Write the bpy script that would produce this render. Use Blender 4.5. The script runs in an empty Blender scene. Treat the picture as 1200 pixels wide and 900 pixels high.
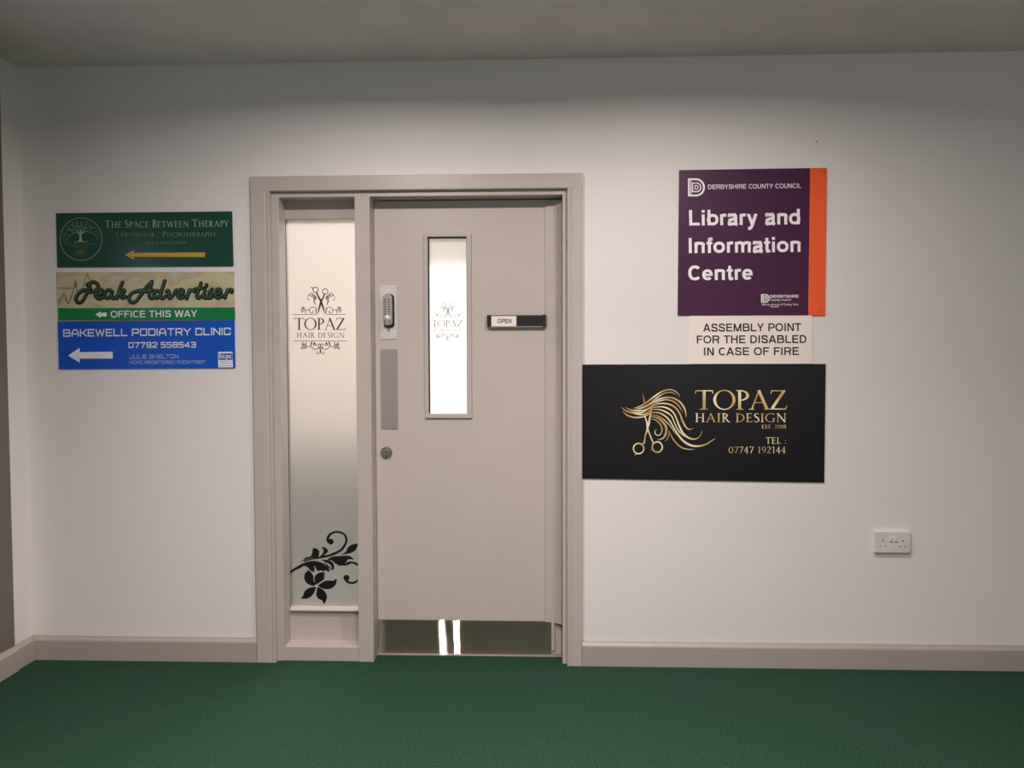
import bpy, bmesh, math, random
from math import radians, pi, sin, cos
from mathutils import Vector, Matrix
random.seed(7)
SC = bpy.context.scene
COL = SC.collection

# ---------------------------------------------------------------- camera
F_PX, YAW, PITCH, ROLL = 910.0, radians(2.04), radians(2.13), radians(-0.15)
CAM = Vector((0.0, -3.25, 1.31))
ROT = (Matrix.Rotation(YAW, 3, 'Z') @ Matrix.Rotation(pi/2 - PITCH, 3, 'X') @ Matrix.Rotation(ROLL, 3, 'Z'))
cd = bpy.data.cameras.new('camera')
cd.sensor_fit = 'HORIZONTAL'; cd.sensor_width = 36.0; cd.lens = F_PX/1200.0*36.0
cam = bpy.data.objects.new('camera', cd); COL.objects.link(cam)
cam.matrix_world = Matrix.Translation(CAM) @ ROT.to_4x4()
SC.camera = cam

# ---------------------------------------------------------------- world, exposure, light levels
W = bpy.data.worlds.new('world'); SC.world = W; W.use_nodes = True
W.node_tree.nodes['Background'].inputs[0].default_value = (0.55, 0.68, 0.9, 1)
W.node_tree.nodes['Background'].inputs[1].default_value = 1.0
vs = SC.view_settings
vs.view_transform = 'Standard'; vs.look = 'None'; vs.gamma = 1.0; vs.use_curve_mapping = False
vs.exposure = 0.0
SC.cycles.use_denoising = True
SC.cycles.max_bounces = 10
SC.cycles.caustics_reflective = False
HALL_LAMP_W = 11.0           # watts per tube of the ceiling lights near the door wall
HALL_LAMP_W2 = 16.5          # and of the second row
HALL_SPREAD = 168            # degrees, shielded by the reflector of the fitting
HALL_LAMP_COL = (1.0, 0.868, 0.84)
FILL_W = 16.0                 # fill light from an added, unseen window behind the camera
SIDE_W = 0.8                 # daylight through the narrow window in the left wall
FILL_COL = (1.0, 0.90, 0.95)
SALON_LAMP_W = 98.0
SALON_WINDOW = 1.75
CEIL = 2.53

def U(px, py, y=0.0):
    """the point of the plane y=const seen at a pixel of the photograph (1200x900)"""
    d = ROT @ Vector(((px-600)/F_PX, -(py-450)/F_PX, -1.0))
    return CAM + d*((y-CAM.y)/d.y)

# ---------------------------------------------------------------- materials
def lin(c):
    c = c/255.0
    return c/12.92 if c <= 0.04045 else ((c+0.055)/1.055)**2.4
def rgb(r, g, b): return (lin(r), lin(g), lin(b), 1.0)

def mat(name, col, rough=0.5, metal=0.0, noise=None, bump=None, col2=None, **kw):
    m = bpy.data.materials.new(name); m.use_nodes = True
    nt = m.node_tree; N = nt.nodes; L = nt.links; b = N['Principled BSDF']
    b.inputs['Base Color'].default_value = col
    b.inputs['Roughness'].default_value = rough
    b.inputs['Metallic'].default_value = metal
    for k, v in kw.items(): b.inputs[k.replace('_', ' ')].default_value = v
    tc = N.new('ShaderNodeTexCoord')
    if noise:
        n = N.new('ShaderNodeTexNoise'); n.inputs['Scale'].default_value = noise; n.inputs['Detail'].default_value = 4
        L.new(tc.outputs['Object'], n.inputs['Vector'])
        r = N.new('ShaderNodeValToRGB'); r.color_ramp.elements[0].position = .35; r.color_ramp.elements[1].position = .65
        r.color_ramp.elements[0].color = col
        r.color_ramp.elements[1].color = col2 or tuple(min(1, c*0.93) for c in col[:3])+(1,)
        L.new(n.outputs['Fac'], r.inputs[0]); L.new(r.outputs[0], b.inputs['Base Color'])
    if bump:
        n2 = N.new('ShaderNodeTexNoise'); n2.inputs['Scale'].default_value = bump[0]; n2.inputs['Detail'].default_value = 3
        L.new(tc.outputs['Object'], n2.inputs['Vector'])
        bp = N.new('ShaderNodeBump'); bp.inputs['Strength'].default_value = bump[1]; bp.inputs['Distance'].default_value = bump[2]
        L.new(n2.outputs['Fac'], bp.inputs['Height']); L.new(bp.outputs[0], b.inputs['Normal'])
    return m

M = {}
M['wall'] = mat('wall_paint', (.80, .775, .745, 1), .55, noise=3, col2=(.785, .76, .728, 1), bump=(35, .12, .002))
M['ceiling'] = mat('ceiling_paint', (.80, .74, .71, 1), .8, noise=5, bump=(60, .1, .002))
M['trim'] = mat('taupe_gloss_paint', (.515, .462, .42, 1), .38, noise=6, col2=(.50, .448, .407, 1), bump=(18, .06, .002))
M['door'] = mat('taupe_door_paint', (.545, .488, .445, 1), .42, noise=4, col2=(.53, .475, .432, 1), bump=(25, .05, .002))
M['skirt'] = mat('taupe_skirting_paint', (.42, .375, .335, 1), .4, noise=6, col2=(.405, .362, .323, 1), bump=(18, .06, .002))
M['white_plastic'] = mat('white_plastic', (.74, .71, .68, 1), .3, noise=20)
M['black_plastic'] = mat('black_plastic', (.018, .016, .016, 1), .35, noise=30)
M['dark_hole'] = mat('dark_recess', (.01, .009, .009, 1), .8, noise=30)
M['silver'] = mat('satin_silver', (.66, .63, .61, 1), .33, .55, noise=60)
M['silver_paint'] = mat('silver_grey_plate', (.72, .69, .69, 1), .4, .15, noise=40)
M['brass_grey'] = mat('worn_nickel', (.36, .33, .30, 1), .38, .8, noise=120)
M['alu'] = mat('aluminium', (.55, .53, .51, 1), .35, .9, noise=50)
M['screw'] = mat('screw_metal', (.3, .28, .26, 1), .4, .8, noise=80)
M['salon_wall'] = mat('salon_wall_paint', (.78, .72, .66, 1), .7, noise=3)
M['salon_floor'] = mat('salon_floor_vinyl', (.05, .065, .06, 1), .5, noise=8)
M['salon_cabinet'] = mat('salon_cabinet_laminate', (.05, .065, .065, 1), .5, noise=8)
M['lamp_body'] = mat('lamp_housing', (.7, .7, .68, 1), .5, noise=20)

def brushed(name, col, rough, aniso, sx, sz, tangent):
    m = mat(name, col, rough, 1.0)
    nt = m.node_tree; N = nt.nodes; L = nt.links; b = N['Principled BSDF']
    tc = N.new('ShaderNodeTexCoord'); mp = N.new('ShaderNodeMapping'); mp.inputs['Scale'].default_value = (sx, 4, sz)
    n = N.new('ShaderNodeTexNoise'); n.inputs['Scale'].default_value = 1; n.inputs['Detail'].default_value = 5
    L.new(tc.outputs['Object'], mp.inputs[0]); L.new(mp.outputs[0], n.inputs['Vector'])
    r = N.new('ShaderNodeValToRGB')
    r.color_ramp.elements[0].color = tuple(c*.82 for c in col[:3])+(1,); r.color_ramp.elements[1].color = col
    L.new(n.outputs['Fac'], r.inputs[0]); L.new(r.outputs[0], b.inputs['Base Color'])
    b.inputs['Anisotropic'].default_value = aniso
    v = N.new('ShaderNodeCombineXYZ'); v.inputs[0].default_value, v.inputs[1].default_value, v.inputs[2].default_value = tangent
    L.new(v.outputs[0], b.inputs['Tangent'])
    return m
M['kick'] = brushed('brushed_steel_kick_plate', (.50, .48, .41, 1), .028, 1.0, 4, 900, (0, 0, 1))
M['button'] = mat('worn_button_metal', (.20, .19, .18, 1), .35, .6, noise=60)
def grooves(m, k):
    """fine horizontal grooves: the surface normal rocks up and down from groove to groove"""
    nt = m.node_tree; N = nt.nodes; L = nt.links; b = N['Principled BSDF']
    tc = N.new('ShaderNodeTexCoord'); sp = N.new('ShaderNodeSeparateXYZ'); L.new(tc.outputs['Object'], sp.inputs[0])
    n = N.new('ShaderNodeTexWhiteNoise'); n.noise_dimensions = '1D'
    L.new(sp.outputs[2], n.inputs['W'])
    a = N.new('ShaderNodeMath'); a.operation = 'SUBTRACT'; a.inputs[1].default_value = .5; L.new(n.outputs['Value'], a.inputs[0])
    c = N.new('ShaderNodeMath'); c.operation = 'MULTIPLY'; c.inputs[1].default_value = k; L.new(a.outputs[0], c.inputs[0])
    v = N.new('ShaderNodeCombineXYZ'); v.inputs[0].default_value = 0; v.inputs[1].default_value = -1; L.new(c.outputs[0], v.inputs[2])
    w = N.new('ShaderNodeVectorMath'); w.operation = 'NORMALIZE'; L.new(v.outputs[0], w.inputs[0])
    L.new(w.outputs[0], b.inputs['Normal'])
grooves(M['kick'], 1.9)
M['push'] = brushed('brushed_steel_push_plate', (.46, .43, .41, 1), .42, .3, 700, 8, (0, 0, 1))

M['push'].node_tree.nodes['Principled BSDF'].inputs['Metallic'].default_value = .55
def carpet():
    m = mat('green_carpet', (.02, .07, .035, 1), .95)
    nt = m.node_tree; N = nt.nodes; L = nt.links; b = N['Principled BSDF']
    tc = N.new('ShaderNodeTexCoord')
    n = N.new('ShaderNodeTexNoise'); n.inputs['Scale'].default_value = 190; n.inputs['Detail'].default_value = 3
    n2 = N.new('ShaderNodeTexNoise'); n2.inputs['Scale'].default_value = 2.2; n2.inputs['Detail'].default_value = 3
    n3 = N.new('ShaderNodeTexVoronoi'); n3.inputs['Scale'].default_value = 160
    for q in (n, n2, n3): L.new(tc.outputs['Object'], q.inputs['Vector'])
    r = N.new('ShaderNodeValToRGB'); e = r.color_ramp.elements
    e[0].position = .36; e[0].color = (.0095, .038, .0215, 1); e[1].position = .66; e[1].color = (.036, .092, .056, 1)
    L.new(n.outputs['Fac'], r.inputs[0])
    r2 = N.new('ShaderNodeValToRGB'); e = r2.color_ramp.elements
    e[0].position = .35; e[0].color = (.93, 1.0, .93, 1); e[1].position = .65; e[1].color = (1.0, 1.0, 1.06, 1)
    L.new(n2.outputs['Fac'], r2.inputs[0])
    mx = N.new('ShaderNodeMix'); mx.data_type = 'RGBA'; mx.blend_type = 'MULTIPLY'; mx.inputs[0].default_value = 1
    L.new(r.outputs[0], mx.inputs[6]); L.new(r2.outputs[0], mx.inputs[7]); L.new(mx.outputs[2], b.inputs['Base Color'])
    bp = N.new('ShaderNodeBump'); bp.inputs['Strength'].default_value = .7; bp.inputs['Distance'].default_value = .004
    L.new(n3.outputs['Distance'], bp.inputs['Height']); L.new(bp.outputs[0], b.inputs['Normal'])
    b.inputs['Specular IOR Level'].default_value = .1
    return m
M['carpet'] = carpet()

def frosted(name, rough, milk, tint):
    m = bpy.data.materials.new(name); m.use_nodes = True
    nt = m.node_tree; N = nt.nodes; L = nt.links; N.clear()
    out = N.new('ShaderNodeOutputMaterial')
    rf = N.new('ShaderNodeBsdfRefraction'); rf.inputs['Roughness'].default_value = rough; rf.inputs['IOR'].default_value = 1.12
    rf.inputs['Color'].default_value = tint
    tr = N.new('ShaderNodeBsdfTranslucent'); tr.inputs['Color'].default_value = (.9, .87, .83, 1)
    df = N.new('ShaderNodeBsdfDiffuse'); df.inputs['Color'].default_value = (.58, .57, .56, 1)
    gl = N.new('ShaderNodeBsdfGlossy'); gl.inputs['Roughness'].default_value = .25; gl.inputs['Color'].default_value = (.9, .9, .9, 1)
    n = N.new('ShaderNodeTexNoise'); n.inputs['Scale'].default_value = 500
    tc = N.new('ShaderNodeTexCoord'); L.new(tc.outputs['Object'], n.inputs['Vector'])
    bp = N.new('ShaderNodeBump'); bp.inputs['Strength'].default_value = .1; bp.inputs['Distance'].default_value = .0005
    L.new(n.outputs['Fac'], bp.inputs['Height']); L.new(bp.outputs[0], gl.inputs['Normal'])
    a = N.new('ShaderNodeMixShader'); a.inputs[0].default_value = .5
    L.new(tr.outputs[0], a.inputs[1]); L.new(df.outputs[0], a.inputs[2])
    c = N.new('ShaderNodeMixShader'); c.inputs[0].default_value = milk
    L.new(rf.outputs[0], c.inputs[1]); L.new(a.outputs[0], c.inputs[2])
    d = N.new('ShaderNodeMixShader'); d.inputs[0].default_value = .04
    L.new(c.outputs[0], d.inputs[1]); L.new(gl.outputs[0], d.inputs[2])
    L.new(d.outputs[0], out.inputs['Surface'])
    return m
M['frost_side'] = frosted('frosted_window_film', .74, .27, (.96, .93, .90, 1))
M['frost_door'] = frosted('frosted_vision_film', .30, .22, (1, 1, 1, 1))

def emit(name, col, s):
    m = bpy.data.materials.new(name); m.use_nodes = True
    nt = m.node_tree; nt.nodes.clear()
    o = nt.nodes.new('ShaderNodeOutputMaterial'); e = nt.nodes.new('ShaderNodeEmission')
    e.inputs[0].default_value = col; e.inputs[1].default_value = s
    nt.links.new(e.outputs[0], o.inputs[0]); return m
M['daylit_pane'] = emit('daylit_pane', (1, .98, .95, 1), SALON_WINDOW)

def ink(name, r, g, b, rough=.4, **k): return mat(name, rgb(r, g, b), rough, noise=25, col2=tuple(c*.94 for c in rgb(r, g, b)[:3])+(1,), **k)
M['ink_white'] = ink('white_vinyl', 252, 246, 250)
M['ink_black'] = ink('black_vinyl', 22, 18, 18)
M['ink_etch'] = ink('charcoal_film', 62, 54, 50)
M['ink_pale'] = ink('grey_film', 150, 145, 140)
M['ink_red_tint'] = ink('thin_red_vinyl', 120, 60, 60)
M['purple'] = mat('purple_sign_face', rgb(70, 18, 60), .42, noise=4, col2=rgb(67, 18, 63), Specular_IOR_Level=.35)
M['orange'] = mat('orange_sign_band', rgb(250, 96, 36), .4, noise=4)
M['sign_white'] = mat('white_sign_face', rgb(246, 236, 226), .45, noise=6, col2=rgb(242, 230, 220))
M['sign_black'] = mat('black_sign_face', rgb(22, 20, 22), .38, noise=3, col2=rgb(20, 18, 20), Specular_IOR_Level=.3)
M['blue'] = mat('blue_sign_face', rgb(4, 84, 194), .4, noise=3, col2=rgb(4, 80, 188))
M['bright_green'] = mat('bright_green_band', rgb(8, 128, 66), .35, noise=4)
M['dark_green'] = mat('dark_green_sign_face', rgb(36, 78, 64), .22, noise=3, col2=rgb(32, 71, 60))
M['ink_sage'] = ink('sage_lettering', 150, 182, 152)
M['ink_sage_dim'] = ink('dim_sage_lettering', 116, 148, 112)
M['ink_gold_flat'] = ink('ochre_print', 196, 164, 62)
M['ink_script'] = ink('dark_green_script', 62, 104, 70)
M['ink_script_dark'] = ink('black_script_shadow', 16, 26, 16)
M['ink_peak'] = ink('grey_green_line', 122, 130, 104)
M['ink_blue_logo'] = ink('logo_blue', 20, 78, 170)
M['ink_logo_light'] = ink('logo_pale_blue', 150, 180, 220)
M['logo_white'] = ink('logo_white', 232, 238, 246)

def gold():
    m = mat('gold_print', (.7, .55, .28, 1), .35, .0)
    nt = m.node_tree; N = nt.nodes; L = nt.links; b = N['Principled BSDF']
    tc = N.new('ShaderNodeTexCoord'); mp = N.new('ShaderNodeMapping'); mp.inputs['Rotation'].default_value = (0, radians(35), 0)
    w = N.new('ShaderNodeTexWave'); w.bands_direction = 'X'; w.inputs['Scale'].default_value = 3.3; w.inputs['Distortion'].default_value = 1.0
    L.new(tc.outputs['Object'], mp.inputs[0]); L.new(mp.outputs[0], w.inputs['Vector'])
    r = N.new('ShaderNodeValToRGB'); e = r.color_ramp.elements
    e[0].color = rgb(198, 162, 104); e[1].color = rgb(246, 236, 196); x = e.new(.5); x.color = rgb(222, 198, 136)
    L.new(w.outputs['Color'], r.inputs[0]); L.new(r.outputs[0], b.inputs['Base Color'])
    return m
M['gold'] = gold()
def landscape():
    m = mat('misty_landscape_print', (.5, .45, .35, 1), .35)
    nt = m.node_tree; N = nt.nodes; L = nt.links; b = N['Principled BSDF']
    tc = N.new('ShaderNodeTexCoord'); mp = N.new('ShaderNodeMapping'); mp.inputs['Scale'].default_value = (4, 1, 9)
    n = N.new('ShaderNodeTexNoise'); n.inputs['Scale'].default_value = 1.3; n.inputs['Detail'].default_value = 6
    L.new(tc.outputs['Object'], mp.inputs[0]); L.new(mp.outputs[0], n.inputs['Vector'])
    r = N.new('ShaderNodeValToRGB'); e = r.color_ramp.elements
    e[0].position = .3; e[0].color = rgb(160, 160, 108); e[1].position = .7; e[1].color = rgb(206, 204, 204)
    for p, c in ((.40, (196, 192, 146)), (.48, (204, 194, 160)), (.55, (190, 174, 142)), (.62, (198, 190, 170))):
        x = e.new(p); x.color = rgb(*c)
    L.new(n.outputs['Fac'], r.inputs[0]); L.new(r.outputs[0], b.inputs['Base Color'])
    return m
M['landscape'] = landscape()

# ---------------------------------------------------------------- building helpers
def root_of(o):
    v = Vector((0, 0, 0))
    while o is not None: v += o.location; o = o.parent
    return v
def info(o, label=None, cat=None, group=None, kind=None):
    if label: o['label'] = label
    if cat: o['category'] = cat
    if group: o['group'] = group
    if kind: o['kind'] = kind
    return o
def empty(name, loc, label, cat, kind=None, group=None):
    o = bpy.data.objects.new(name, None); COL.objects.link(o); o.location = loc; o.empty_display_size = .05
    return info(o, label, cat, group, kind)
def link_bm(name, bm, m, parent=None, loc=None, smooth=False):
    me = bpy.data.meshes.new(name)
    base = root_of(parent) + (Vector(loc) if loc is not None else Vector((0, 0, 0)))
    bmesh.ops.translate(bm, verts=bm.verts, vec=-base)
    bm.to_mesh(me); bm.free()
    if smooth:
        for p in me.polygons: p.use_smooth = True
    me.materials.append(m)
    o = bpy.data.objects.new(name, me); COL.objects.link(o); o.parent = parent
    if loc is not None: o.location = loc
    return o
def bm_box(bm, x0, x1, y0, y1, z0, z1, bev=0.0, seg=2):
    t = bmesh.new(); bmesh.ops.create_cube(t, size=1)
    for v in t.verts:
        v.co = Vector((x0+(v.co.x+.5)*(x1-x0), y0+(v.co.y+.5)*(y1-y0), z0+(v.co.z+.5)*(z1-z0)))
    if bev: bmesh.ops.bevel(t, geom=t.edges[:], offset=bev, segments=seg, affect='EDGES', profile=.6)
    me = bpy.data.meshes.new('t'); t.to_mesh(me); t.free(); bm.from_mesh(me); bpy.data.meshes.remove(me)
def box(name, x0, x1, y0, y1, z0, z1, m, parent=None, bev=0.0, loc=None):
    bm = bmesh.new(); bm_box(bm, x0, x1, y0, y1, z0, z1, bev)
    return link_bm(name, bm, m, parent, loc)
def bm_disc(bm, c, r, depth, seg=24, bev=0.0):
    """a round boss on a wall facing -y: c = centre of its back, depth towards the viewer"""
    t = bmesh.new()
    bmesh.ops.create_cone(t, cap_ends=True, segments=seg, radius1=r, radius2=r-bev, depth=depth)
    bmesh.ops.rotate(t, verts=t.verts, matrix=Matrix.Rotation(pi/2, 3, 'X'))
    bmesh.ops.translate(t, verts=t.verts, vec=Vector(c)+Vector((0, -depth/2, 0)))
    me = bpy.data.meshes.new('t'); t.to_mesh(me); t.free(); bm.from_mesh(me); bpy.data.meshes.remove(me)
def disc(name, c, r, depth, m, parent, seg=24, bev=0.0):
    bm = bmesh.new(); bm_disc(bm, c, r, depth, seg, bev); return link_bm(name, bm, m, parent)
def extrude_profile(name, prof, axis, a0, a1, m, parent=None, loc=None):
    """prof: closed list of the two coordinates across; axis 'x','y' or 'z' runs a0..a1"""
    bm = bmesh.new()
    def P(a, p):
        return {'x': (a, p[0], p[1]), 'y': (p[0], a, p[1]), 'z': (p[0], p[1], a)}[axis]
    r0 = [bm.verts.new(P(a0, p)) for p in prof]; r1 = [bm.verts.new(P(a1, p)) for p in prof]
    n = len(prof)
    for i in range(n): bm.faces.new((r0[i], r0[(i+1) % n], r1[(i+1) % n], r1[i]))
    bm.faces.new(r0); bm.faces.new(r1[::-1])
    bmesh.ops.recalc_face_normals(bm, faces=bm.faces)
    return link_bm(name, bm, m, parent, loc)
def panel(name, corners, y_back, y_front, m, parent):
    """a flat board from four photograph pixels (tl, tr, br, bl) on its own wall plane"""
    bm = bmesh.new()
    f = [U(*c, y_front) for c in corners]
    fr = [bm.verts.new(p) for p in f]; bk = [bm.verts.new((p.x, y_back, p.z)) for p in f]
    bm.faces.new(fr[::-1]); bm.faces.new(bk)
    for i in range(4): bm.faces.new((fr[i], fr[(i+1) % 4], bk[(i+1) % 4], bk[i]))
    bmesh.ops.recalc_face_normals(bm, faces=bm.faces)
    bmesh.ops.bevel(bm, geom=bm.edges[:], offset=.0006, segments=1, affect='EDGES')
    return link_bm(name, bm, m, parent)

# ---------------------------------------------------------------- flat print: strokes, leaves, letters
def catmull(pts, n=8, closed=False):
    out = []; N = len(pts)
    rng = range(N if closed else N-1)
    g = (lambda i: pts[i % N]) if closed else (lambda i: pts[max(0, min(N-1, i))])
    for i in rng:
        a, b, c, d = g(i-1), g(i), g(i+1), g(i+2)
        for k in range(n):
            t = k/n
            out.append(tuple(.5*(2*b[j]+(c[j]-a[j])*t+(2*a[j]-5*b[j]+4*c[j]-d[j])*t*t+(3*b[j]-a[j]-3*c[j]+d[j])*t**3) for j in range(len(b))))
    if not closed: out.append(tuple(pts[-1]))
    return out
class Art:
    """collects flat 2-D shapes and lays them on a plane"""
    def __init__(s): s.v = []; s.f = []; s.q = []; s.n = 0
    def add(s, vs_, fs, q=None):
        k = len(s.v); s.v += vs_; s.f += [tuple(i+k for i in f) for f in fs]
        s.n += 1; s.q += q if q else [s.n]*len(vs_)       # q: tiny layer order, so overlapping strokes never share a plane
    def poly(s, pts): s.add([tuple(p[:2]) for p in pts], [tuple(range(len(pts)))])
    def shape(s, pts, n=6): s.poly(catmull(pts, n, True))
    def rib(s, pts):
        """ribbon through (x, y, width) samples"""
        vs_ = []; n = len(pts)
        for i, p in enumerate(pts):
            a = pts[max(0, i-1)]; b = pts[min(n-1, i+1)]
            dx, dy = b[0]-a[0], b[1]-a[1]; l = math.hypot(dx, dy) or 1e-9
            nx, ny = -dy/l*p[2]/2, dx/l*p[2]/2
            vs_ += [(p[0]+nx, p[1]+ny), (p[0]-nx, p[1]-ny)]
        s.add(vs_, [(2*i, 2*i+1, 2*i+3, 2*i+2) for i in range(n-1)])
    def curve(s, pts, w=None, n=7, taper=False):
        """smooth ribbon; w = constant width, or points carry widths; taper narrows both ends"""
        if w is not None:
            m_ = len(pts)-1
            pts = [(p[0], p[1], w*((.25+.75*sin(pi*min(1, max(0, i/m_)))) if taper else 1)) for i, p in enumerate(pts)]
        s.rib(catmull(pts, n))
    def line(s, pts, w):
        for a, b in zip(pts, pts[1:]):
            l = math.hypot(b[0]-a[0], b[1]-a[1]) or 1e-9; ex, ey = (b[0]-a[0])/l*w/2, (b[1]-a[1])/l*w/2
            s.rib([(a[0]-ex, a[1]-ey, w), (b[0]+ex, b[1]+ey, w)])
    def ring(s, cx, cy, rx, ry, w, n=36, a0=0, a1=360):
        s.rib([(cx+rx*cos(radians(a0+(a1-a0)*i/n)), cy+ry*sin(radians(a0+(a1-a0)*i/n)), w) for i in range(n+1)])
    def disc(s, cx, cy, r, n=14): s.poly([(cx+r*cos(2*pi*i/n), cy+r*sin(2*pi*i/n)) for i in range(n)])
    def xf(s, fn): s.v = [fn(*p) for p in s.v]; return s
    def merge(s, o): s.add(o.v, o.f, [s.n+i for i in o.q]); s.n += o.n; return s
    def build(s, name, m, parent, plane, label=None):
        bm = bmesh.new(); vv = [bm.verts.new(U(x, y, plane-(k % 16)*8e-6)) for (x, y), k in zip(s.v, s.q)]
        for f in s.f:
            try: bm.faces.new([vv[i] for i in f])
            except ValueError: pass
        bm.normal_update()
        for f in bm.faces:
            if f.normal.y > 0: f.normal_flip()
        o = link_bm(name, bm, m, parent)
        if label: o['label'] = label
        return o

def place(art, x0, yb0, x1, yb1, cap, x_min, x_max, skew=0.0):
    """map letter space (baseline 0, cap height 1) into pixels between two baseline ends"""
    L_ = math.hypot(x1-x0, yb1-yb0); ux, uy = (x1-x0)/L_, (yb1-yb0)/L_
    def fn(x, y):
        t = ((x-x_min)/(x_max-x_min))*L_+y*skew*cap
        return (x0+ux*t+uy*y*cap, yb0+uy*t-ux*y*cap)
    return art.xf(fn)

# drawn grotesque letters (cap height 1, x height .73)
def grot(ch, w):
    a = Art(); h = w/2; X = .73; ws = w*.92
    def V(x, y0, y1): a.poly([(x-h, y0), (x+h, y0), (x+h, y1), (x-h, y1)])
    def Hh(x0, x1, y, t=None): t = (t or ws)/2; a.poly([(x0, y-t), (x1, y-t), (x1, y+t), (x0, y+t)])
    def D(x0, y0, x1, y1, wx=None): wx = (wx or w*1.08)/2; a.poly([(x0-wx, y0), (x0+wx, y0), (x1+wx, y1), (x1-wx, y1)])
    def E(cx, cy, rx, ry, d0=0, d1=360, n=26, p=2.25):
        pts = []
        for i in range(n+1):
            t = radians(d0+(d1-d0)*i/n); c_, s_ = cos(t), sin(t)
            pts.append((cx+rx*math.copysign(abs(c_)**(2/p), c_), cy+ry*math.copysign(abs(s_)**(2/p), s_), w*(.96+.04*abs(c_))))
        a.rib(pts)
    def S(pts): a.rib(catmull([(x, y, w) for x, y in pts], 8))
    L = .09+h; T = 1-ws/2; B = ws/2
    if ch == 'A': D(.07+h*.6, 0, .49, 1); D(.93-h*.6, 0, .51, 1); Hh(.22, .78, .30); return a, 1.0
    if ch == 'B': V(L, 0, 1); Hh(L, .60, T); Hh(L, .62, .53); Hh(L, .60, B); E(.58, (T+.53)/2, .27-h*.4, (T-.53)/2, -90, 90, 14); E(.60, (B+.53)/2, .32-h*.4, (.53-B)/2, -90, 90, 14); return a, 1.0
    if ch == 'C': E(.50, .5, .44-h, .51-h, 42, 318); return a, .94
    if ch == 'D': V(L, 0, 1); Hh(L, .48, T); Hh(L, .48, B); E(.45, .5, .47-h, .5-ws/2, -90, 90, 18); return a, 1.0
    if ch == 'E': V(L, 0, 1); Hh(L, .84, T); Hh(L, .80, .52); Hh(L, .86, B); return a, .93
    if ch == 'F': V(L, 0, 1); Hh(L, .80, T); Hh(L, .72, .50); return a, .85
    if ch == 'H': V(L, 0, 1); V(.91-h, 0, 1); Hh(L, .91-h, .53); return a, 1.0
    if ch == 'I': V(.195, 0, 1); return a, .39
    if ch == 'L': V(L, 0, 1); Hh(L, .80, B); return a, .84
    if ch == 'M': V(L, 0, 1); V(1.07-h, 0, 1); D(.09+w*.55, 1, .58, 0); D(1.07-w*.55, 1, .58, 0); return a, 1.16
    if ch == 'N': V(L, 0, 1); V(.91-h, 0, 1); D(.09+w*.6, 1, .91-w*.6, 0); return a, 1.0
    if ch == 'O': E(.54, .5, .49-h, .51-h); return a, 1.08
    if ch == 'P': V(L, 0, 1); Hh(L, .58, T); Hh(L, .58, .44); E(.57, (T+.44)/2, .31-h*.5, (T-.44)/2, -90, 90, 14); return a, .93
    if ch == 'R': V(L, 0, 1); Hh(L, .60, T); Hh(L, .60, .47); E(.60, (T+.47)/2, .30-h*.5, (T-.47)/2, -90, 90, 14); S([(.56, .47), (.72, .41), (.78, .28), (.79, .10), (.84, 0)]); return a, 1.0
    if ch == 'S': S([(.80-h*.5, .70), (.74, .84), (.60, T-.01), (.44, T), (.24, .90), (.09+h*1.1, .74), (.22, .60), (.48, .51), (.74, .42), (.86-h*1.1, .26), (.74, .10), (.50, B), (.30, B+.02), (.13+h*.5, .14), (.06+h, .32)]); return a, .93
    if ch == 'T': V(.425, 0, 1); Hh(.03, .82, T); return a, .85
    if ch == 'U': V(L, .35, 1); V(.91-h, .35, 1); E(.5, .38, .41-h, .39-h, 180, 360, 16); return a, 1.0
    if ch == 'W': D(.03+h, 1, .34, 0); D(.65, 1, .34, 0); D(.65, 1, .96, 0); D(1.27-h, 1, .96, 0); return a, 1.3
    if ch == 'Y': D(.04+h, 1, .465, .40); D(.89-h, 1, .465, .40); V(.465, 0, .46); return a, .93
    if ch == 'a': S([(.08+h, .53), (.16, .66), (.36, X-h*.9), (.54, .66), (.62-h*.3, .54), (.62-h*.3, .40)]); V(.62-h*.3, .10, .50); S([(.60, .44), (.40, .38), (.20, .32), (.07+h, .20), (.16, .06), (.32, h*.8), (.50, .09), (.60, .22)]); S([(.62-h*.3, .16), (.64, .05), (.70, 0)]); return a, .77
    if ch == 'b': V(L, 0, 1); E(.44, X/2, .39-h, X/2+.01-h); return a, .85
    if ch == 'c': E(.40, X/2, .36-h, X/2+.01-h, 40, 320); return a, .77
    if ch == 'd': V(.76-h, 0, 1); E(.41, X/2, .38-h, X/2+.01-h); return a, .85
    if ch == 'e': E(.395, X/2, .35-h, X/2+.01-h, 5, 318); Hh(.10, .735, .36, ws*.8); return a, .78
    if ch == 'f': V(.23, 0, .80); S([(.23, .76), (.25, .92), (.34, T), (.46, T)]); Hh(.03, .44, X-ws/2, ws*.85); return a, .46
    if ch == 'h': V(L, 0, 1); S([(L, .40), (.24, .62), (.44, X-h*.9), (.66, .60), (.76-h, .42)]); V(.76-h, 0, .46); return a, .85
    if ch == 'i': V(.195, 0, X-.02); V(.195, 1-ws*.95, 1); return a, .39
    if ch == 'l': V(.195, 0, 1); return a, .39
    if ch == 'm':
        V(L, 0, X-.02); V(.61, 0, .46); V(1.14-h, 0, .46)
        S([(L, .40), (.22, .60), (.40, X-h*.9), (.55, .62), (.61, .42)]); S([(.61, .40), (.70, .60), (.88, X-h*.9), (1.06, .62), (1.14-h, .42)]); return a, 1.23
    if ch == 'n': V(L, 0, X-.02); S([(L, .40), (.24, .62), (.44, X-h*.9), (.66, .60), (.76-h, .42)]); V(.76-h, 0, .46); return a, .85
    if ch == 'o': E(.425, X/2, .39-h, X/2+.01-h); return a, .85
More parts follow.
